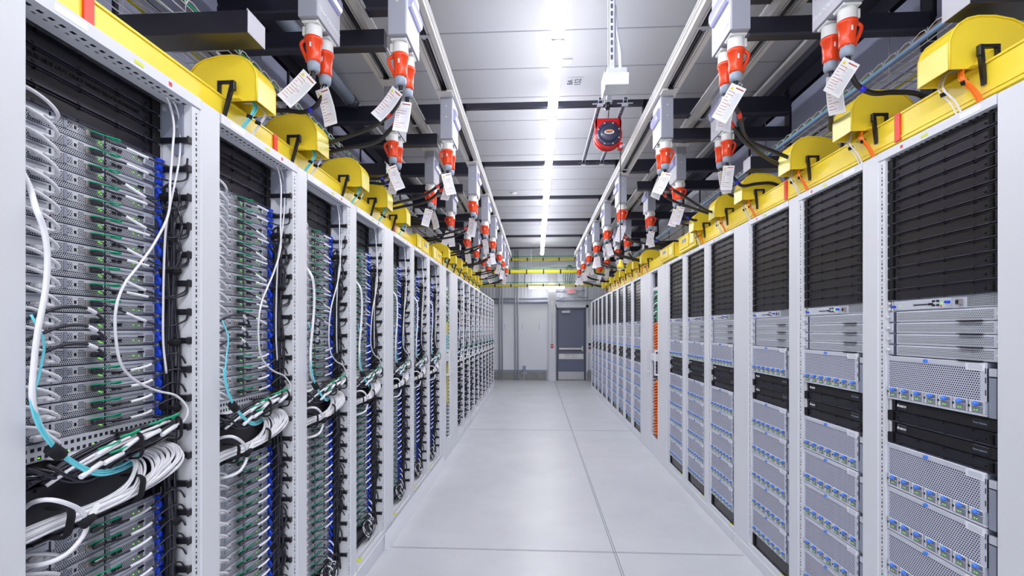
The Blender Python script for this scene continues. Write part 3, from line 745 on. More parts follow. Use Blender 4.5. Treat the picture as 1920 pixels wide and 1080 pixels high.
# ------------------------------------------------------------------ overhead raceways, hoods, trays
ZW=H+1.075
def raceway(s, D):
    root=empty('fibre_raceway',(s*D,0,0)); x0,x1=.38,.68
    y0,y1=-.4,12.2
    b=MB().box(s*x0,s*(x0+.006),y0,y1,ZW-.13,ZW,'yellow').box(s*(x1-.006),s*x1,y0,y1,ZW-.13,ZW,'yellow').box(s*x0,s*x1,y0,y1,ZW-.136,ZW-.13,'yellow').box(s*(x0-.006),s*(x0+.006),y0,y1,ZW-.004,ZW+.004,'yellow').box(s*(x0-.004),s*x0,y0,y1,ZW-.12,ZW-.112,'yellow')
    b.obj('trough',root)
    for y in ([1.46,2.57,4.8,7.3,9.8] if s<0 else [2.48,3.56,5.9,8.3,10.7]): MB().box(s*(x0-.009),s*x0,y,y+.035,ZW-.132,ZW+.006,'redtape').obj('red_joint_strip',root)
    for i in range(9): MB().box(s*(x0+.02),s*(x1-.02),.3+i*1.35,.34+i*1.35,2.275,ZW-.136,'steel').obj('support_foot',root)
    return root
tag(raceway(-1,L),'long yellow fibre raceway on top of the left rack row','cable raceway')
tag(raceway(1,R),'long yellow fibre raceway on top of the right rack row','cable raceway')
def hood(s):
    root=empty('raceway_hood'); w=.166; x0=.0; x1=.32; hgt=.215
    # profile: vertical aisle face, rounded shoulder, long back falling on the trough
    pr=[(x0,0),(x0,.115),(x0+.012,.15),(x0+.035,.182),(x0+.07,.205),(x0+.11,.214),(x0+.18,.212),(x0+.25,.196),(x0+.29,.175),(x1,.14),(x1,-.02)]
    b=MB()
    t=.006
    for i in range(len(pr)-1):
        (a,z),(c,e)=pr[i],pr[i+1]
        k='ylit' if i==0 else 'yellow'
        b.quad([(s*a,0,z),(s*c,0,e),(s*c,w,e),(s*a,w,z)],k)
        dx,dz=(c-a),(e-z); l=math.hypot(dx,dz); nx,nz=dz/l*t,-dx/l*t
        b.quad([(s*(a+nx),0,z+nz),(s*(c+nx),0,e+nz),(s*(c+nx),w,e+nz),(s*(a+nx),w,z+nz)],'yellow')
    b.obj('shell',root)
    arch=[(x0+.0,0)]+[(x0+.10,-.0),(x0+.115,.0)]+[(x0+.15,.085),(x0+.18,.09),(x0+.22,.05),(x0+.24,-.02),(x1,-.02)]
    side=pr[::1]
    poly=[(p[0],p[1]) for p in pr]+[(x0+.15,-.02),(x0+.14,.0)]
    for y in (0,w-.006):
        g=MB().prism([(s*a,z) for a,z in poly],'y',y,y+.006,'yellow'); g.obj('cheek',root)
    rim=MB().tube([(s*a,-.002,z) for a,z in pr[:-1]],.0045,6,'yellow'); rim.obj('rim',root)
    MB().prism([(s*(x0+.07),.0),(s*(x0+.16),.07),(s*(x0+.175),.085),(s*(x0+.22),.06),(s*(x0+.24),.0)],'y',-.028,0,'yellow').obj('cable_ramp',root)
    br=MB().prism([(s*(x0+.082),.068),(s*(x0+.100),.068),(s*(x0+(.140 if s<0 else .112)),-.085),(s*(x0+(.128 if s<0 else .100)),-.088)],'y',-.044,-.028,'black').box(s*(x0+.085),s*(x0+.16),-.045,-.03,.062,.074,'black').box(s*(x0+.15),s*(x0+.162),-.045,-.03,.012,.074,'black').box(s*(x0+.080),s*(x0+.10),-.048,-.027,.03,.075,'black',.003)
    br.obj('latch_clip',root)
    return root
phL,phR=Proto(tag(hood(-1),None,'raceway hood')),Proto(tag(hood(1),None,'raceway hood'))
def drop(s, k, n, w, r_, name):
    rr_=random.Random(n*3+int(w*100)); b=MB()
    for i in range(n):
        dy=w+rr_.uniform(-.012,.012)
        pts=[(s*.16,dy,.06),(s*.09,dy-.005,.05),(s*.04+rr_.uniform(-.005,.005)*s,dy-.012,.0),(s*.055,dy-.028,-.06),(s*.085,dy-.045,-.12),(s*.09,dy-.05,-.2),(s*.09,dy-.05,-.335)] if s<0 else [(s*.16,dy,.06),(s*.10,dy,.05),(s*.075,dy-.005,.02),(s*.05,dy-.03,-.04),(s*.075,dy-.06,-.11),(s*.09,dy-.08,-.2),(s*.09,dy-.08,-.335)]
        b.tube(spline(pts,5),r_,6,k)
    o=b.obj(name)
    MB().tube([(s*.055,w-.028-.006,-.05),(s*.062,w-.032,-.066)],.013,8,'velcro').obj('strap',o)
    return o
pAq=Proto(tag(drop(-1,'aqua',6,.07,.0028,'fibre_drop'),None,'fibre cables')); pWh=Proto(tag(drop(-1,'wcab',3,.14,.0034,'cord_drop'),None,'cables'))
pOr=Proto(tag(drop(1,'orange',9,.03,.003,'fibre_drop'),None,'fibre cables')); pWr=Proto(tag(drop(1,'wcab',3,.13,.0034,'cord_drop'),None,'cables'))
hn=0
for k in [2,3]+[4,5,6]+list(range(8,16)):
    y=lefts[k]-.01; hn+=1
    a=(-(L+.24),y,ZW)
    n_=ORD[hn-1]+' one from the front, left row'
    phL.put(a,'yellow curved raceway hood, '+n_,'yellow hoods on the left raceway')
    pAq.put(a,'aqua fibres dropping from the '+ORD[hn-1]+' hood of the left raceway','aqua fibre drops of the left row')
    pWh.put(a,'white cords dropping from the '+ORD[hn-1]+' hood of the left raceway','white cord drops of the left row')
hn=0
for k in [0,1,2,3,4,5]+list(range(7,15)):
    y=rights[k]+.50; hn+=1
    a=((R+.27),y,ZW)
    phR.put(a,'yellow curved raceway hood, '+ORD[hn-1]+' one from the front, right row','yellow hoods on the right raceway')
    pOr.put(a,'orange fibres dropping from the '+ORD[hn-1]+' hood of the right raceway','orange fibre drops of the right row')
    pWr.put(a,'white cords dropping from the '+ORD[hn-1]+' hood of the right raceway','white cord drops of the right row')
# box-shaped tees above the patch cabinets
def tee(s, ln):
    root=empty('raceway_tee')
    MB().box(0,s*.006,0,ln,-.13,.045,'yellow').box(0,s*.3,0,.006,-.13,.045,'yellow').box(0,s*.3,ln-.006,ln,-.13,.045,'yellow').box(s*.294,s*.3,0,ln,-.13,.045,'yellow').box(0,s*.3,0,ln,-.136,-.13,'yellow').box(-s*.006,s*.006,-.004,ln+.004,.036,.05,'yellow').box(-s*.012,0,.05,ln*.3,-.10,.03,'ylit',.004).box(-s*.012,0,ln*.36,ln*.9,-.11,.03,'yellow',.004).obj('body',root)
    MB().box(-s*.014,-s*.010,ln*.5,ln*.72,-.04,-.0,'gland').obj('maker_plate',root)
    return root
for s,D,spans,nm_ in ((-1,L,((5.55,6.2),(6.4,7.05)),'left'),(1,R,((5.40,6.05),(6.25,6.95)),'right')):
    for i,(a,b) in enumerate(spans):
        o=tee(s,b-a); o.location=(s*(D+.33),a,ZW); tag(o,'yellow box-shaped raceway tee, '+['nearer','farther'][i]+' of two by the '+nm_+' patch cabinet','raceway tee','yellow raceway tees')
# transverse charcoal troughs that end above each row
def trough(s, ln):
    root=empty('cable_trough')
    MB().box(0,s*ln,0,.13,0,.10,'trough',.003).obj('body',root)
    MB().box(-s*.004,0,-.002,.132,-.002,.102,'boxside',.002).obj('end_cap',root)  # reflected light on the end face painted as light grey
    MB().cyl((s*.02,.03,.10),(s*.02,.03,.125),.004,6,'steel').cyl((s*.02,.09,.10),(s*.02,.09,.125),.004,6,'steel').obj('bolts',root)
    return root
ptl,ptr=Proto(tag(trough(-1,.80),None,'cable trough')),Proto(tag(trough(1,.66),None,'cable trough'))
for i,d in enumerate((2.13,4.09,6.06,8.0,9.9,11.8)):
    ptl.put((-(L+.21),Yd(d,-1.28),H+1.32),'charcoal cross trough ending above the left row, '+ORD[i]+' from the front','charcoal cross troughs left')
for i,d in enumerate((1.94,3.93,5.81,7.8,9.7,11.6)):
    ptr.put(((R+.32),Yd(d,1.75),H+1.32),'charcoal cross trough ending above the right row, '+ORD[i]+' from the front','charcoal cross troughs right')
# wire basket trays with what they carry
def basket(s, D):
    x0,x1=D+.52,D+.82; z0=H+1.44; b=MB(); y0,y1=1.0,12.6; r=.0028
    for x in (x0,x0+.06,x0+.12,x0+.18,x0+.24,x1): b.tube([(s*x,y0,z0),(s*x,y1,z0)],r,5,'steel')
    for x in (x0,x1):
        for z in (z0+.035,): b.tube([(s*x,y0,z),(s*x,y1,z)],r,5,'steel')
    y=y0; i=0
    while y<y1:
        b.tube([(s*x0,y,z0+.07),(s*x0,y,z0),(s*x1,y,z0),(s*x1,y,z0+.07)],r,5,'steel')
        # scalloped top edge
        b.tube([(s*x0,y,z0+.035),(s*x0,y+.015,z0+.066),(s*x0,y+.045,z0+.072),(s*x0,y+.09,z0+.06),(s*x0,y+.1,z0+.035)],r,5,'alu')
        y+=.1
    o=b.obj('wire_tray')
    for i in range(7):
        yy=1.5+i*1.63; MB().tube([(s*(x1-.04),yy,z0+.0),(s*(x1-.04),yy,H+2.0)],.004,6,'steel').obj('hanger_rod',o)
    return o,x0,x1,z0
for s,D,nm_ in ((-1,L,'left'),(1,R,'right')):
    o,x0,x1,z0=basket(s,D); tag(o,'wire basket tray running above the '+nm_+' rack row','wire tray')
    def run(name,k,x,z,r,lab,amp=.006):
        rr_=random.Random(lab); pts=[]; y=1.0
        while y<12.6: pts.append((s*(x+rr_.uniform(-amp,amp)),y,z+rr_.uniform(-amp,amp)*.5)); y+=.4
        tag(MB().tube(spline(pts,3),r,8,k).obj(name),lab,'cable',None)
    run('ground_wire','gcab',x0+.012,z0+.055,.006,'thin green ground wire along the '+nm_+' wire tray')
    run('copper_cable','brown',x0+.03,z0+.068,.010,'brown cable along the edge of the '+nm_+' wire tray',.003)
    if s>0: run('blue_conduit','bluec',x0-.016,z0+.018,.013,'pale blue conduit clipped under the right wire tray',.001)
    for i,(k,xx) in enumerate((('wcab',.08),('dcab',.13),('wcab',.17),('yfib',.22))):
        run('tray_cable',k,x0+xx,z0+.012,.006,['white cable nearest the aisle','black cable','second white cable','yellow fibre cable'][i]+' lying in the '+nm_+' wire tray',.012)
# ------------------------------------------------------------------ steel frames over the aisle
CX=.165
def portal():
    root=empty('steel_frame')
    XA,XB=-2.04,2.37
    MB().box(-.69,1.02,0,.05,2.15,2.2,'beam').obj('crossbar',root)
    for s,xo,xi,xl in ((-1,XA,-.69,-.97),(1,XB,1.02,1.30)):
        MB().box(xo,xi,0,.07,2.035,2.2,'beam').box(xo,xi,-.012,0,2.035,2.047,'brace').obj('upper_beam',root)
        MB().box(xo,xl,0,.06,1.80,1.915,'beam').box(xo,xl,-.010,0,1.80,1.81,'brace').obj('lower_beam',root)
        MB().box(xo,xo+s*.075,-.01,.08,.74,2.34,'beam').obj('column',root)
        MB().box(xi-s*.0,xi+s*.03,0,.05,2.08,2.2,'beam').obj('end_plate',root)
        for z in (2.1,1.86): MB().cyl((xo+s*.035,-.01,z),(xo+s*.035,-.02,z),.02,8,'steel').obj('bolt',root)
    return root
pp=Proto(tag(portal(),None,'steel frame'))
pd_list=[-.25,1.38,3.01,4.64,6.27,7.90,9.53,11.16,12.79]
pn=['behind the camera','nearest in view']+[ORD[i]+' from the front' for i in range(1,8)]
for i,d in enumerate(pd_list):
    pp.put((0,d,H),'black steel frame across the aisle ceiling, '+pn[i],'black steel frames across the ceiling')
for s,x,nm_ in ((-1,-2.04,'left'),(1,2.37,'right')):
    b=MB().box(x+s*.0,x+s*.09,YB+.05,YEND-.6,H+2.15,H+2.34,'beam')
    o=b.obj('steel_beam'); tag(o,'long charcoal steel beam under the ceiling along the '+nm_+' wall','steel beam')
    MB().box(x-s*.19,x-s*.12,YB+.05,YEND-.6,H+2.33,H+2.36,'alu').box(x-s*.12,x,YB+.05,YEND-.6,H+2.27,H+2.36,'brace').obj('silver_trim',o)
    # translucent panels between the columns
    for i,d in enumerate(pd_list[:-1]):
        for j,(z0,z1) in enumerate(((2.30,2.86),(2.90,3.66))):
            for m_ in range(2):
                ya=d+.10+m_*.765; pnl=MB().box(x+s*.012,x+s*.022,ya,ya+.74,z0,z1,'polyl' if (i>3 or j==0) else 'poly')
                w=pnl.obj('window_%d'%(1+i*4+j*2+m_+(40 if s>0 else 0))); w['kind']='structure'
    t=MB()
    for d in pd_list[:-1]: t.box(x,x+s*.04,d+.845,d+.865,2.28,3.70,'beam')
    t.box(x,x+s*.04,YB,YEND-.6,2.865,2.895,'beam'); q=t.obj('trim_%d'%(1 if s<0 else 2)); q['kind']='structure'
# rolled curtain under the left beam
rc=MB().tube([(-1.78,2.6,H+2.18),(-1.78,4.55,H+2.18)],.055,14,'gland'); rc.tube(spline([(-1.78,4.55,H+2.18),(-1.775,4.62,H+2.175),(-1.79,4.70,H+2.16),(-1.78,4.9,H+2.17)],4),[.055,.05,.035,.03,.035,.05,.06,.05,.03,.04,.05,.05,.05][:13],10,'brace')
#rcobj=rc.obj('rolled_curtain'); tag(rcobj,'rolled clear curtain strapped under the ceiling on the left','curtain')
rc=MB().tube([(-1.78,1.5,H+2.2),(-1.78,4.50,H+2.2)],.05,14,'gland').tube([(-1.78,4.50,H+2.2),(-1.78,4.60,H+2.2)],.056,14,'brace')
tag(rc.obj('rolled_curtain'),'rolled clear curtain strapped under the ceiling on the left','curtain')
# ------------------------------------------------------------------ busway rails and tap boxes
def rail(x, s):
    b=MB(); y0,y1=YB+.1,12.9; z=H+1.95; hw=.07
    b.box(x-hw,x+hw,y0,y1,z+.085,z+.1,'alu')
    b.box(x-hw,x-.024,y0,y1,z,z+.085,'alu').box(x+.024,x+hw,y0,y1,z,z+.085,'alu')
    b.box(x-.024,x+.024,y0,y1,z+.03,z+.086,'slot').box(x-.004,x+.004,y0,y1,z+.018,z+.03,'brace')
    for e in (-1,1):
        b.box(x+e*hw,x+e*(hw+.006),y0,y1,z+.0,z+.014,'alu').box(x+e*hw,x+e*(hw+.008),y0,y1,z+.05,z+.07,'alu').box(x+e*hw,x+e*(hw+.005),y0,y1,z+.088,z+.104,'alu').box(x+e*.036,x+e*.04,y0,y1,z-.003,z,'dplate')
    o=b.obj('busway_rail')
    y=.4
    while y<12.8:
        MB().box(x-.05,x+.05,y,y+.03,z-.008,z-.001,'steel',.002).box(x-.01,x+.01,y-.008,y+.038,z-.010,z-.007,'steel').obj('joint_clip',o); y+=1.37
    return o
RX={'il':-.75,'ol':-1.16,'ir':1.08,'or':1.53}
RN={'il':'inner left','ol':'outer left','ir':'inner right','or':'outer right'}
for q,x in RX.items(): tag(rail(x,0),RN[q]+' aluminium busway rail hanging below the ceiling','busway rail','aluminium busway rails')
def tapbox(s):
    # s: the aisle-facing side is -s*X ; local origin at the rail underside, near edge
    root=empty('tap_off_box'); w=.05; h=.36; ln=.275
    MB().box(-w,w,0,ln,-h,-.012,'box',.003).obj('body',root)
    MB().box(-s*w,-s*(w+.004),.004,ln-.002,-h+.002,-.02,'boxside',.001).obj('cover',root)
    c=MB(); pts=[]
    for i in range(9):
        t=PI*i/8; pts.append((-s*(w+.004+.03*math.sin(t)),-.155-.05*math.cos(t)))
    c.prism([(p,q) for p,q in pts],'y',.02,ln-.03,'clear'); c.obj('clear_flap',root)
    MB().box(-w-.012,w+.012,-.10,-.005,-.02,-.004,'alu').box(-.02,.02,-.115,-.10,-.016,-.006,'slot').obj('paddle_plate',root)
    g=MB()
    for (x,z) in ((.0,-.09),(.0,-.18)): g.cyl((x,0,z),(x,-.004,z),.005,8,'socket')
    g.obj('screws',root)
    for y in (.07,.205):
        k=MB().box(-.044,.044,y-.044,y+.044,-h-.014,-h,'socket',.004).lathe((0,y,-h-.012),(0,0,-1),[(0,.040),(.02,.042),(.055,.043),(.062,.045),(.075,.045)],18,'socket').box(s*.03,s*.058,y-.012,y+.012,-h-.06,-h-.012,'socket',.004)
        k.obj('socket',root)
    b_=BL if s<0 else BR
    text('TRACK',.036,'cover_lettering',root,(-s*(w+.0055),.07 if s<0 else .205,-h+.052),b_,'lab',.0005,.001)
    text('BUSWAY',.036,'cover_lettering',root,(-s*(w+.0055),.2 if s<0 else .075,-h+.052),b_,'lab',.0005,.001)
    return root
ptb={-1:Proto(tag(tapbox(-1),None,'tap-off box')),1:Proto(tag(tapbox(1),None,'tap-off box'))}
def plugcable(s, inner, v, sec):
    """red plug pushed up into a socket with its black lead; origin at the socket face"""
    r=random.Random(v*13+7*sec+(5 if inner else 0)+(31 if s>0 else 0)); j=lambda a:r.uniform(-a,a)
    b=MB().lathe((0,0,0),(0,0,-1),[(0,.046),(.016,.046),(.02,.040),(.085,.036),(.115,.037),(.122,.034),(.128,.02)],20,'red')
    b.box(-.004,.004,-.0385,-.036,-.06,-.035,'lab')
    o=b.obj('power_plug')
    MB().tube(spline([(s*.040,0,-.0),(s*.066,0,-.02),(s*.062,0,-.05),(s*.040,0,-.10),(s*.034,0,-.118)],5),.008,6,'red',flat=1.2).obj('locking_lever',o)
    MB().lathe((0,0,-.122),(0,0,-1),[(0,.030),(.012,.034),(.016,.034),(.034,.033),(.05,.026)],8,'gland').obj('cable_gland',o)
    z1=-.17
    if inner: pts=[(0,0,-.15),(0,0,-.19),(s*.03,.05,-.24),(s*.12,.14+j(.03),-.275+j(.015)),(s*.28,.24+j(.04),-.31+j(.02)),(s*.56,.34+j(.04),-.35+j(.02)),(s*.82,.42,-.40),(s*1.06,.48,-.60)]
    else: pts=[(0,0,-.15),(s*.004,0,-.185),(s*.018,.008,-.225),(s*(.07+j(.01)),.025,-.27+j(.01)),(s*.15,.05+j(.02),-.283+j(.01)),(s*.27,.08+j(.03),-.265+j(.01)),(s*.43,.11,-.265),(s*.57,.12,-.36),(s*.64,.12,-.60)]
    if s>0 and inner: pts=[(a,b_*1.8,c) for a,b_,c in pts]
    if s>0 and not inner: pts=[(a,b_+sec*.34*min(1.,max(0,a-.01)*4),c-(.05-.02*sec)*min(1.,max(0,a-.02)*8)) for a,b_,c in pts]
    sp=spline(pts,7)
    MB().tube(sp,.0125,10,'rubber').obj('lead',o)
    t0=19 if inner else 23
    MB().tube(sp[t0:t0+3],.0138,10,'redtape' if inner else 'bluetape').obj('tape_band',o)
    return tag(o,None,'power plug')
def wtag(v, s, var):
    r=random.Random(v+50*var); w,h=.085,.19
    b=MB(); n=6; bend=.018
    def pt(u,t): return Vector((u*w, bend*math.sin(t*PI*.8)-.002, -t*h))
    for i in range(n):
        a,c=i/n,(i+1)/n
        b.quad([pt(-.5,a),pt(.5,a),pt(.5,c),pt(-.5,c)],'lab'); 
        e=Vector((0,.0016,0)); b.quad([pt(-.5,a)+e,pt(.5,a)+e,pt(.5,c)+e,pt(-.5,c)+e],'lab')
    for q in (-.5,.5):
        for i in range(n):
            a,c=i/n,(i+1)/n; e=Vector((0,.0016,0)); b.quad([pt(q,a),pt(q,c),pt(q,c)+e,pt(q,a)+e],'lab')
    o=b.obj('warning_tag')
    p=MB()
    def stripe(u0,u1,t,th,k):
        e=Vector((0,-.0008,0)); p.quad([pt(u0,t)+e,pt(u1,t)+e,pt(u1,t+th)+e,pt(u0,t+th)+e],k)
        e=Vector((0,.0024,0)); p.quad([pt(u0,t)+e,pt(u1,t)+e,pt(u1,t+th)+e,pt(u0,t+th)+e],k)
    stripe(-.1,.42,.06,.03,'brownp')
    t=.19
    for i in range(9):
        stripe(-.42,-.42+r.choice([.14,.2,.3,.42,.6]),t,.013,'brownp'); t+=.082
    t=.18
    for i in range(26): stripe(-.1+(.2 if i%3==0 else 0),.42,t,.006,'gland'); t+=.029
    e=Vector((0,-.001,0)); p.quad([pt(-.42,.15)+e,pt(-.2,.15)+e,pt(-.31,.06)+e],'warn')
    p.obj('warning_print',o)
    MB().tube(spline([(-.0,.0,-.006),(.012,.01,.012),(.0,.022,.02),(-.012,.01,.012),(0,0,-.006)],4),.0016,5,'wcab').obj('zip_tie',o)
    return tag(o,None,'warning tag')
ptag=[Proto(wtag(v,1,v)) for v in range(3)]
sets={'il':[2.58,3.99,5.62,6.95,8.2,9.65,10.6,11.8],'ol':[2.43,3.81,5.19,6.38,7.99,9.18,10.4,11.5],
      'ir':[2.54,3.97,6.02,7.3,8.6,9.85,11.0,12.1],'or':[2.30,3.80,5.08,6.38,8.0,9.0,10.35,11.55]}
pplug={}
for q,ds in sets.items():
    s=-1 if q[1]=='l' else 1; x=RX[q]
    inner=q[0]=='i'
    for n,d in enumerate(ds):
        y=Yd(d,x-s*.05); ztop=H+1.95
        ptb[s].put((x,y,ztop),'grey tap-off box, '+ORD[n]+' from the front on the '+RN[q]+' busway rail','grey tap-off boxes')
        for sec in (0,1):
            key=(s,inner,n%3,sec)
            if key not in pplug: pplug[key]=Proto(plugcable(*key))
            yy=y+(.07 if sec==0 else .205); zz=ztop-.36-.075
            pplug[key].put((x,yy,zz),'red plug with black lead, '+['near','far'][sec]+' socket of '+ORD[n]+' tap-off box, '+RN[q]+' rail','red plugs with black leads')
            rz=random.uniform(-.5,.5); ry=random.choice([-1,1])*random.uniform(.05,.45); rx=random.uniform(-.25,.25)
            if n==0 and sec==0: ry=.75 if s<0 else .55
            ptag[(n+sec)%3].put((x+s*.012,yy-.016,zz-.20),'white warning tag on the '+['near','far'][sec]+' plug, '+ORD[n]+' tap-off box, '+RN[q]+' rail','white warning tags',rot=(rx,ry*1.0,rz))
# ------------------------------------------------------------------ lights
ZLT=H+2.12
def fixture():
    ln=1.235; root=empty('linear_light')
    b=MB().prism([(-.045,0),(-.04,-.022),(-.022,-.038),(.022,-.038),(.04,-.022),(.045,0)],'y',.045,ln-.022,'light'); b.obj('lens',root)
    MB().box(-.03,.03,.0,ln,.0,.02,'cap').obj('housing',root)
    MB().box(-.047,.047,.0,.028,-.03,.004,'cap',.002).obj('end_cap',root)
    MB().tube([(0,.12,.02),(0,.12,ZC-ZLT)],.003,5,'steel').tube([(0,ln-.12,.02),(0,ln-.12,ZC-ZLT)],.003,5,'steel').obj('suspension',root)
    return tag(root,None,'ceiling light')
pfx=Proto(fixture()); y=3.46-5*1.2525; i=0
while y+1.24<14.3:
    nm_='behind the camera, '+ORD[i] if y<-.3 else 'ahead of the camera, '+ORD[max(0,i-3)]
    pfx.put((.155,y,ZLT),'glowing white tube light in the centre ceiling line, '+nm_,'tube lights of the centre ceiling line'); y+=1.2525; i+=1
# light on the end wall
X0,Z0=px_end(992,539,.25); X1,_=px_end(1058,539,.25)
rt=empty('linear_light',((X0+X1)/2,YEND-.3,Z0),'short glowing tube light mounted across the white column, end wall','wall light')
hw=(X1-X0)/2
MB().box(-hw,hw,0,.06,-.045,.035,'light2',.01).obj('lens',rt); MB().box(-hw,hw,.06,.09,-.03,.03,'cap').obj('housing',rt)
# ------------------------------------------------------------------ hanging strut with power box, cord reel
ps_=(.462,Yd(2.95,.46))
rt=empty('hanging_strut',(ps_[0],ps_[1],H),'slotted steel strut hanging from the ceiling with a white box','hanging strut')
b=MB().box(-.02,.02,0,.003,1.60,2.42,'steel').box(-.02,-.017,0,.03,1.60,2.42,'steel').box(.017,.02,0,.03,1.60,2.42,'steel')
b.obj('channel',rt)
g=MB(); z=1.66
while z<2.4: g.box(-.007,.007,-.0012,0,z,z+.028,'ink'); z+=.045
g.obj('slots',rt)
MB().tube(spline([(.022,.02,2.0),(.03,.02,1.85),(.05,.02,1.74),(.056,.02,1.66),(.055,.02,1.58)],5),.011,8,'steel').obj('conduit',rt)
MB().box(-.03,.09,-.02,.08,1.565,1.60,'steel',.003).obj('clamp_plate',rt)
MB().box(-.045,.10,-.03,.10,1.49,1.565,'socket',.004).box(-.05,-.045,-.03,.10,1.46,1.57,'socket').obj('junction_box',rt)
MB().box(-.03,.02,.11,.14,1.45,1.465,'steel').box(-.015,.015,.10,.13,1.465,1.49,'steel').obj('outlet_plate',rt)
# reel
yr_=Yd(4.89,.76); xr_=.735
rt=empty('cord_reel',(xr_,yr_,H+2.0),'round red and slate cord reel hung between two ceiling frames','cord reel')
b=MB().lathe((0,.02,0),(0,1,0),[(0,.12),(.004,.14),(.03,.143),(.035,.13),(.075,.13),(.08,.143),(.105,.143),(.11,.12)],36,'reel').obj('drum',rt)
cv=MB().lathe((0,.018,0),(0,-1,0),[(0,.125),(.012,.122),(.018,.10)],36,'reelc').lathe((0,.004,-.005),(0,-1,0),[(0,.088),(.025,.082),(.035,.068),(.038,.02)],30,'reelc')
cv.obj('cover',rt)
g=MB()
for i in range(8):
    t=PI/8+i*PI/4; g.cyl((.112*math.cos(t),.006,.112*math.sin(t)),(.112*math.cos(t),-.004,.112*math.sin(t)),.006,8,'socket')
g.obj('screws',rt)
el=MB(); pts=[(.05*math.cos(t),.0225*math.sin(t)) for t in [2*PI*q/24 for q in range(24)]]
el.prism(pts,'y',-.040,-.036,'socket').prism([(p*.8,q*.55+.006) for p,q in pts],'y',-.0415,-.040,'orange').prism([(p*.75,q*.35-.006) for p,q in pts],'y',-.0415,-.040,'gland'); el.obj('oval_badge',rt)
MB().prism([(-.135,.13),(-.12,.165),(.12,.165),(.135,.13),(.13,.05),(-.13,.05)],'y',.03,.04,'reel').prism([(-.13,.06),(-.13,.165),(-.115,.165),(-.115,.06)],'y',.03,.12,'reel').prism([(.13,.06),(.13,.165),(.115,.165),(.115,.06)],'y',.03,.12,'reel').obj('bracket',rt)
MB().box(.10,.15,.03,.09,-.15,-.08,'reel',.005).cyl((.125,.0,-.13),(.125,.1,-.13),.014,10,'steel').cyl((.15,.0,-.12),(.15,.1,-.12),.012,10,'steel').obj('cord_guide',rt)
for nm_,xo in (('left',-.125),('right',.11)):
    ya,yb=4.60,6.33
    b=MB().box(-.02,.02,ya,yb,.0,.004,'steel').box(-.02,-.016,ya,yb,-.036,0,'steel').box(.016,.02,ya,yb,-.036,0,'steel').box(-.016,.016,ya,yb,-.008,0,'ink')
    y=ya+.02
    while y<yb-.02: b.box(-.009,.009,y,y+.022,-.012,-.008,'socket'); y+=.045
    o=b.obj('support_strut',None,(xr_+xo,0,H+2.205)); tag(o,'perforated steel strut holding up the cord reel, '+nm_+' one','support strut','struts above the cord reel')
    for y in (ya+.03,yb-.06): MB().box(-.075,.075,y,y+.04,-.046,-.038,'steel',.002).box(-.03,.03,y+.004,y+.036,-.062,-.046,'steel',.002).obj('beam_clamp',o)
# cords of the reel
a=Vector((ps_[0]-.005,ps_[1]+.12,H+1.455))
c1=MB().tube(spline([a,a+Vector((.0,.02,-.06)),a+Vector((.02,.3,-.16)),(xr_-.1,yr_-.5,H+1.60),(xr_-.02,yr_-.1,H+2.0),(xr_-.01,yr_+.13,H+2.14)],8),.005,7,'rubber') if False else None
c1=MB().tube(spline([a+Vector((0,0,.0)),a+Vector((0,.04,-.03)),a+Vector((.03,.35,.12)),a+Vector((.14,.9,.42)),(xr_-.03,yr_-.2,H+2.15),(xr_+.0,yr_+.04,H+2.17)],8),.005,7,'rubber').cyl(a,a+Vector((0,.012,-.045)),.013,10,'rubber')
tag(c1.obj('reel_cord'),'black cord linking the white junction box to the cord reel','cord')
zb=H+ (618-505)*5.0/900
c2=MB().tube([(xr_+.125,yr_+.04,H+1.86),(xr_+.125,yr_+.04,zb)],.0045,7,'rubber')
o=c2.obj('pendant_cord'); tag(o,'thin cord hanging straight down from the reel to a yellow socket','cord')
MB().lathe((xr_+.125,yr_+.04,zb+.09),(0,0,-1),[(0,.012),(.03,.016),(.06,.035),(.085,.04),(.09,.03)],14,'yellow').obj('yellow_socket',o)
# ceiling markings
Xs=(1077-1006)*4.685/900
o=MB().box(-.075,.075,-.085,.085,-.002,0,'ceil').obj('ceiling_marker',None,(Xs,Yd(4.685,Xs),ZC-.003)); tag(o,'small ceiling marker reading BA 152 beside the light line','marker')
BC=((0,-1,0),(-1,0,0),(0,0,-1))
text('BA',.075,'marker_text',o,(-.04,.0,-.003),BC,'ink',.0004,.001); text('152',.085,'marker_text',o,(.035,.0,-.003),BC,'ink',.0004,.001)
for (px,py,i) in ((963,361,0),(1062,113,1)):
    d=F*2.42/(618-py); X=(px-1006)*d/F
    b=MB().lathe((0,0,0),(0,0,-1),[(0,.06),(.006,.06),(.02,.045),(.024,.01)],16,'socket') if i==0 else MB().box(-.05,.05,-.03,.03,-.012,0,'boxside',.003)
    tag(b.obj('ceiling_fitting',None,(X,Yd(d,X),ZC-.003)),['small round ceiling detector left of the light line','small flat plate on the ceiling beside the nearest light'][i],'ceiling fitting')
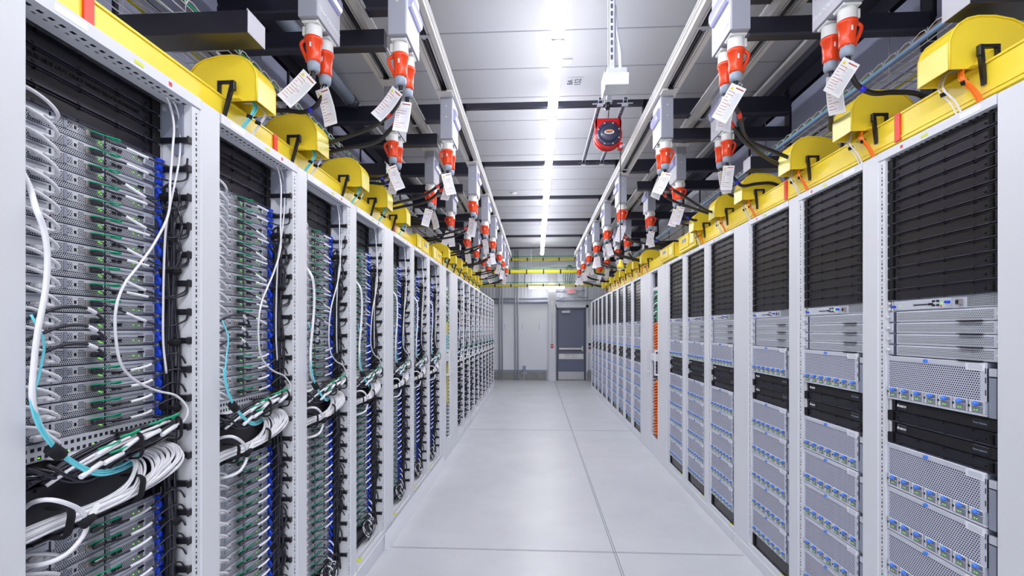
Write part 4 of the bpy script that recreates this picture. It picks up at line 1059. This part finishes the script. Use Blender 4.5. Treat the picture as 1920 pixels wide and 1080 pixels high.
# ------------------------------------------------------------------ end wall
def ew(px0,px1,py0,py1,off,th,k,name,lab=None,cat=None,grp=None,parent=None,bv=0.):
    X0,Z1=px_end(px0,py0,off); X1,Z0=px_end(px1,py1,off)
    o=MB().box(X0,X1,YEND-off-th,YEND-off,max(0,Z0),Z1,k,bv).obj(name,parent)
    if lab: tag(o,lab,cat,grp)
    return o
Xa=XL; 
struct(MB().box(-1.4,.32,YEND-.03,YEND,.26,2.36,'dpr').box(1.65,XR,YEND-.03,YEND,.26,2.36,'dpr'),'trim_3')
struct(MB().box(XL,.30,YEND-.10,YEND,.0,.25,'conc').box(1.52,XR,YEND-.10,YEND,0,.25,'conc'),'baseboard_end')
struct(MB().box(XL,.32,YEND-.06,YEND-.03,.25,.31,'gland').box(1.55,XR,YEND-.06,YEND-.03,.25,.31,'gland'),'trim_4')
b=MB()
for z in (2.37,2.48): b.tube([(XL,YEND-.10,z),(.34,YEND-.10,z)],.028,8,'dplate')
b.tube([(.6,YEND-.10,2.42),(XR,YEND-.10,2.42)],.028,8,'dplate')
tag(b.obj('wall_pipe'),'pair of grey horizontal pipes along the end wall','pipe')
for i,px in enumerate((936.5,941.5,966,971)):
    X,_=px_end(px,600,.12)
    tag(MB().tube([(X,YEND-.12,0.005),(X,YEND-.12,ZC)],.022,8,'steel').obj('vertical_conduit'),['leftmost','second','third','rightmost'][i]+' vertical grey conduit on the end wall','conduit','vertical conduits on the end wall')
X,_=px_end(983,700,.1)
b=MB().box(X-.05,X+.05,YEND-.14,YEND-.04,.32,.44,'gland',.005).box(X-.01,X+.01,YEND-.14,YEND-.10,.005,.32,'steel').box(X-.09,X+.09,YEND-.13,YEND-.10,.2,.22,'steel')
tag(b.obj('floor_outlet'),'small grey outlet box on a stand near the concrete base','outlet box')
ew(1028.5,1041,500,716,.1,.16,'paint','white_column','tall white column beside the grey door','column')
# pull station
rt=empty('fire_alarm_pull',(px_end(1035,649,.27)[0],YEND-.27,px_end(1035,649,.27)[1]),'small red fire alarm pull station on the white column','fire alarm')
MB().box(-.04,.04,0,.03,-.06,.06,'reel',.004).obj('case',rt); MB().prism([(-.025,.02),(.025,.02),(0,-.025)],'y',-.006,0,'lab').obj('handle',rt)
MB().box(-.1,.1,.02,.03,-.012,.0,'steel').obj('back_bar',rt)
MB().tube([(0,.015,.06),(0,.015,1.35)],.012,8,'steel').obj('conduit',rt)
# door
dX0,dZ1=px_end(1043,577); dX1,_=px_end(1098,577)
d1=MB().box(dX0+.055,dX1-.055,YEND-.045,YEND-.005,.01,dZ1-.06,'door'); d1=d1.obj('door_1'); d1['kind']='structure'
fr=MB().box(dX0,dX0+.05,YEND-.08,YEND,0,dZ1,'doorf',.004).box(dX1-.05,dX1,YEND-.08,YEND,0,dZ1,'doorf',.004).box(dX0,dX1,YEND-.08,YEND,dZ1-.055,dZ1,'doorf',.004).box(dX0-.07,dX0,YEND-.06,YEND,.0,dZ1+.08,'dpr').box(dX1,dX1+.07,YEND-.06,YEND,.0,dZ1+.08,'dpr').box(dX0-.07,dX1+.07,YEND-.06,YEND,dZ1,dZ1+.08,'dpr').obj('door_frame',d1)
cx=(dX0+dX1)/2; zz=px_end(1071,654)[1]
hb=MB().box(dX0+.08,dX1-.11,YEND-.10,YEND-.075,zz-.02,zz+.035,'alu',.004).box(dX1-.13,dX1-.09,YEND-.115,YEND-.045,zz-.075,zz+.09,'alu',.006).box(dX0+.08,dX1-.1,YEND-.075,YEND-.045,zz-.045,zz-.01,'doorf').obj('push_bar',d1)
zz=px_end(1071,668)[1]
MB().box(dX0+.075,dX1-.075,YEND-.052,YEND-.045,zz-.08,zz+.08,'alu').obj('sign_plate',d1)
text('EMERGENCY\nEXIT ONLY',.075,'sign_text',d1,(cx,YEND-.053,zz+.015),BF,'dplate',.0004)
MB().box(dX0+.06,dX1-.06,YEND-.05,YEND-.045,.02,.26,'kick').obj('kick_plate',d1)
zz=px_end(1071,585)[1]
MB().box(dX0+.16,dX0+.42,YEND-.12,YEND-.045,zz-.04,zz+.03,'boxside',.004).tube([(dX0+.25,YEND-.10,zz+.05),(dX0+.5,YEND-.10,zz+.05)],.01,6,'steel').obj('door_closer',d1)
# exit sign
ex,ez=px_end(1071,546,.1)
rt=empty('exit_sign',(ex,YEND-.1,ez),'white sign with red EXIT letters above the door','exit sign')
MB().box(-.135,.135,0,.05,-.075,.075,'exitbg',.006).obj('case',rt)
text('EXIT',.125,'letters',rt,(0,-.002,0),BF,'exitred',.001,.0015)
MB().tube([(-.13,.03,0),(-.45,.03,0)],.012,6,'steel').tube([(.13,.03,.02),(.42,.03,.02)],.012,6,'dplate').obj('conduit',rt)
b=MB().tube(spline([(ex+.2,YEND-.06,2.55),(ex+.3,YEND-.06,2.56),(ex+.34,YEND-.06,2.7),(ex+.34,YEND-.06,3.1)],5),.012,6,'steel').tube([(ex+.48,YEND-.06,2.45),(ex+.48,YEND-.06,3.0)],.012,6,'steel').box(ex-.35,ex-.25,YEND-.1,YEND-.02,2.5,2.6,'socket',.004).tube([(ex-.45,YEND-.06,2.52),(ex+.5,YEND-.06,2.52)],.01,6,'dplate')
tag(b.obj('door_conduit'),'thin grey conduits and a switch box above the door','conduit')
px_,pz=px_end(1105,637,.05)
b=MB().box(px_-.055,px_+.055,YEND-.04,YEND-.032,pz-.4,pz+.4,'dpr').box(px_-.04,px_+.04,YEND-.042,YEND-.04,pz-.18,pz-.1,'ink').box(px_-.04,px_+.04,YEND-.042,YEND-.04,pz-.29,pz-.21,'brown')
tag(b.obj('wall_notice'),'narrow notice on the wall right of the door','notice')
for i,px in enumerate((946,979,1011)):
    X,Z=px_end(px,612,.04); tag(MB().box(X-.006,X+.006,YEND-.034,YEND-.03,Z-.09,Z+.09,'gland').obj('wall_slit'),['leftmost','middle','rightmost'][i]+' thin grey vertical mark on the white end wall panel','wall mark','thin marks on the end wall')
# overhead cross trays in front of the end wall
def cross(py, d, th, lab, green=True, x0=-2.0, x1=2.3):
    Z=H+(618-py)*d/F; b=MB().box(x0,x1,0,.09,Z-th/2,Z+th/2,'yfib',.006)
    o=b.obj('cross_raceway',None,(0,Yd(d,0),0)); tag(o,lab,'cable raceway','yellow cross raceways')
    g=MB()
    for i in range(9): g.box(x0+.3+i*.47,x0+.33+i*.47,-.012,.1,Z-th/2-.02,Z+th/2+.02,'matte')
    g.obj('straps',o)
    for x in (x0+.4,(x0+x1)/2-.3,x1-.4): MB().tube([(x,.045,Z+th/2),(x,.045,ZC)],.006,6,'steel').obj('hanger_rod',o)
    if green:
        w=MB().tube([(x0,Yd(d,0)+.05,Z+th/2+.07),(x1,Yd(d,0)+.05,Z+th/2+.07)],.009,6,'gcab').obj('ground_wire'); tag(w,'green wire above the '+lab.split()[0]+' yellow cross raceway','cable')
    return o
cross(509,13.35,.085,'middle yellow raceway crossing the aisle before the end wall')
cross(486,14.2,.05,'uppermost thin yellow raceway along the end wall')
cross(535,13.95,.05,'lowest thin yellow raceway above the wall light')
for i,(xa,za,xb,zb_) in enumerate(((-.95,3.2,-1.3,3.1),(-.35,3.15,.3,3.2))):
    b=MB().tube(spline([(xa,YEND-.08,2.85),(xa,YEND-.08,3.15),(xa+.1,YEND-.08,3.28),(xa+.9,YEND-.08,3.29)],5),.016,7,'dplate'); tag(b.obj('bent_conduit'),['left','right'][i]+' bent grey conduit high on the end wall','conduit','bent conduits on the end wall')
b=MB()
for i in range(5): b.tube(spline([(.85+i*.05,YEND-.1,2.9),(.8+i*.07,YEND-.12,3.15),(.9+i*.05,YEND-.12,3.4),(1.0,YEND-.1,3.5)],5),.01,6,'dcab' if i%2 else 'gcab')
tag(b.obj('hanging_cables'),'tangle of dark and green cables high above the door','cables')
# ------------------------------------------------------------------ camera, world, view
cam=bpy.data.cameras.new('camera'); co=bpy.data.objects.new('camera',cam); C.objects.link(co)
cam.sensor_width=36; cam.lens=F*36/1920; cam.shift_y=(618-540)/1920; cam.clip_start=.02; cam.clip_end=100
co.location=(0,0,H); co.rotation_euler=(PI/2,0,PSI)
sc=bpy.context.scene; sc.camera=co
w=bpy.data.worlds.new('world'); sc.world=w; w.use_nodes=True; w.node_tree.nodes['Background'].inputs[0].default_value=(.93,.95,1,1); w.node_tree.nodes['Background'].inputs[1].default_value=1.3  # bright world added as fill light through the open rear end
sc.view_settings.view_transform='Standard'; sc.view_settings.look='None'; sc.view_settings.gamma=1; sc.view_settings.use_curve_mapping=False
sc.view_settings.exposure=.98
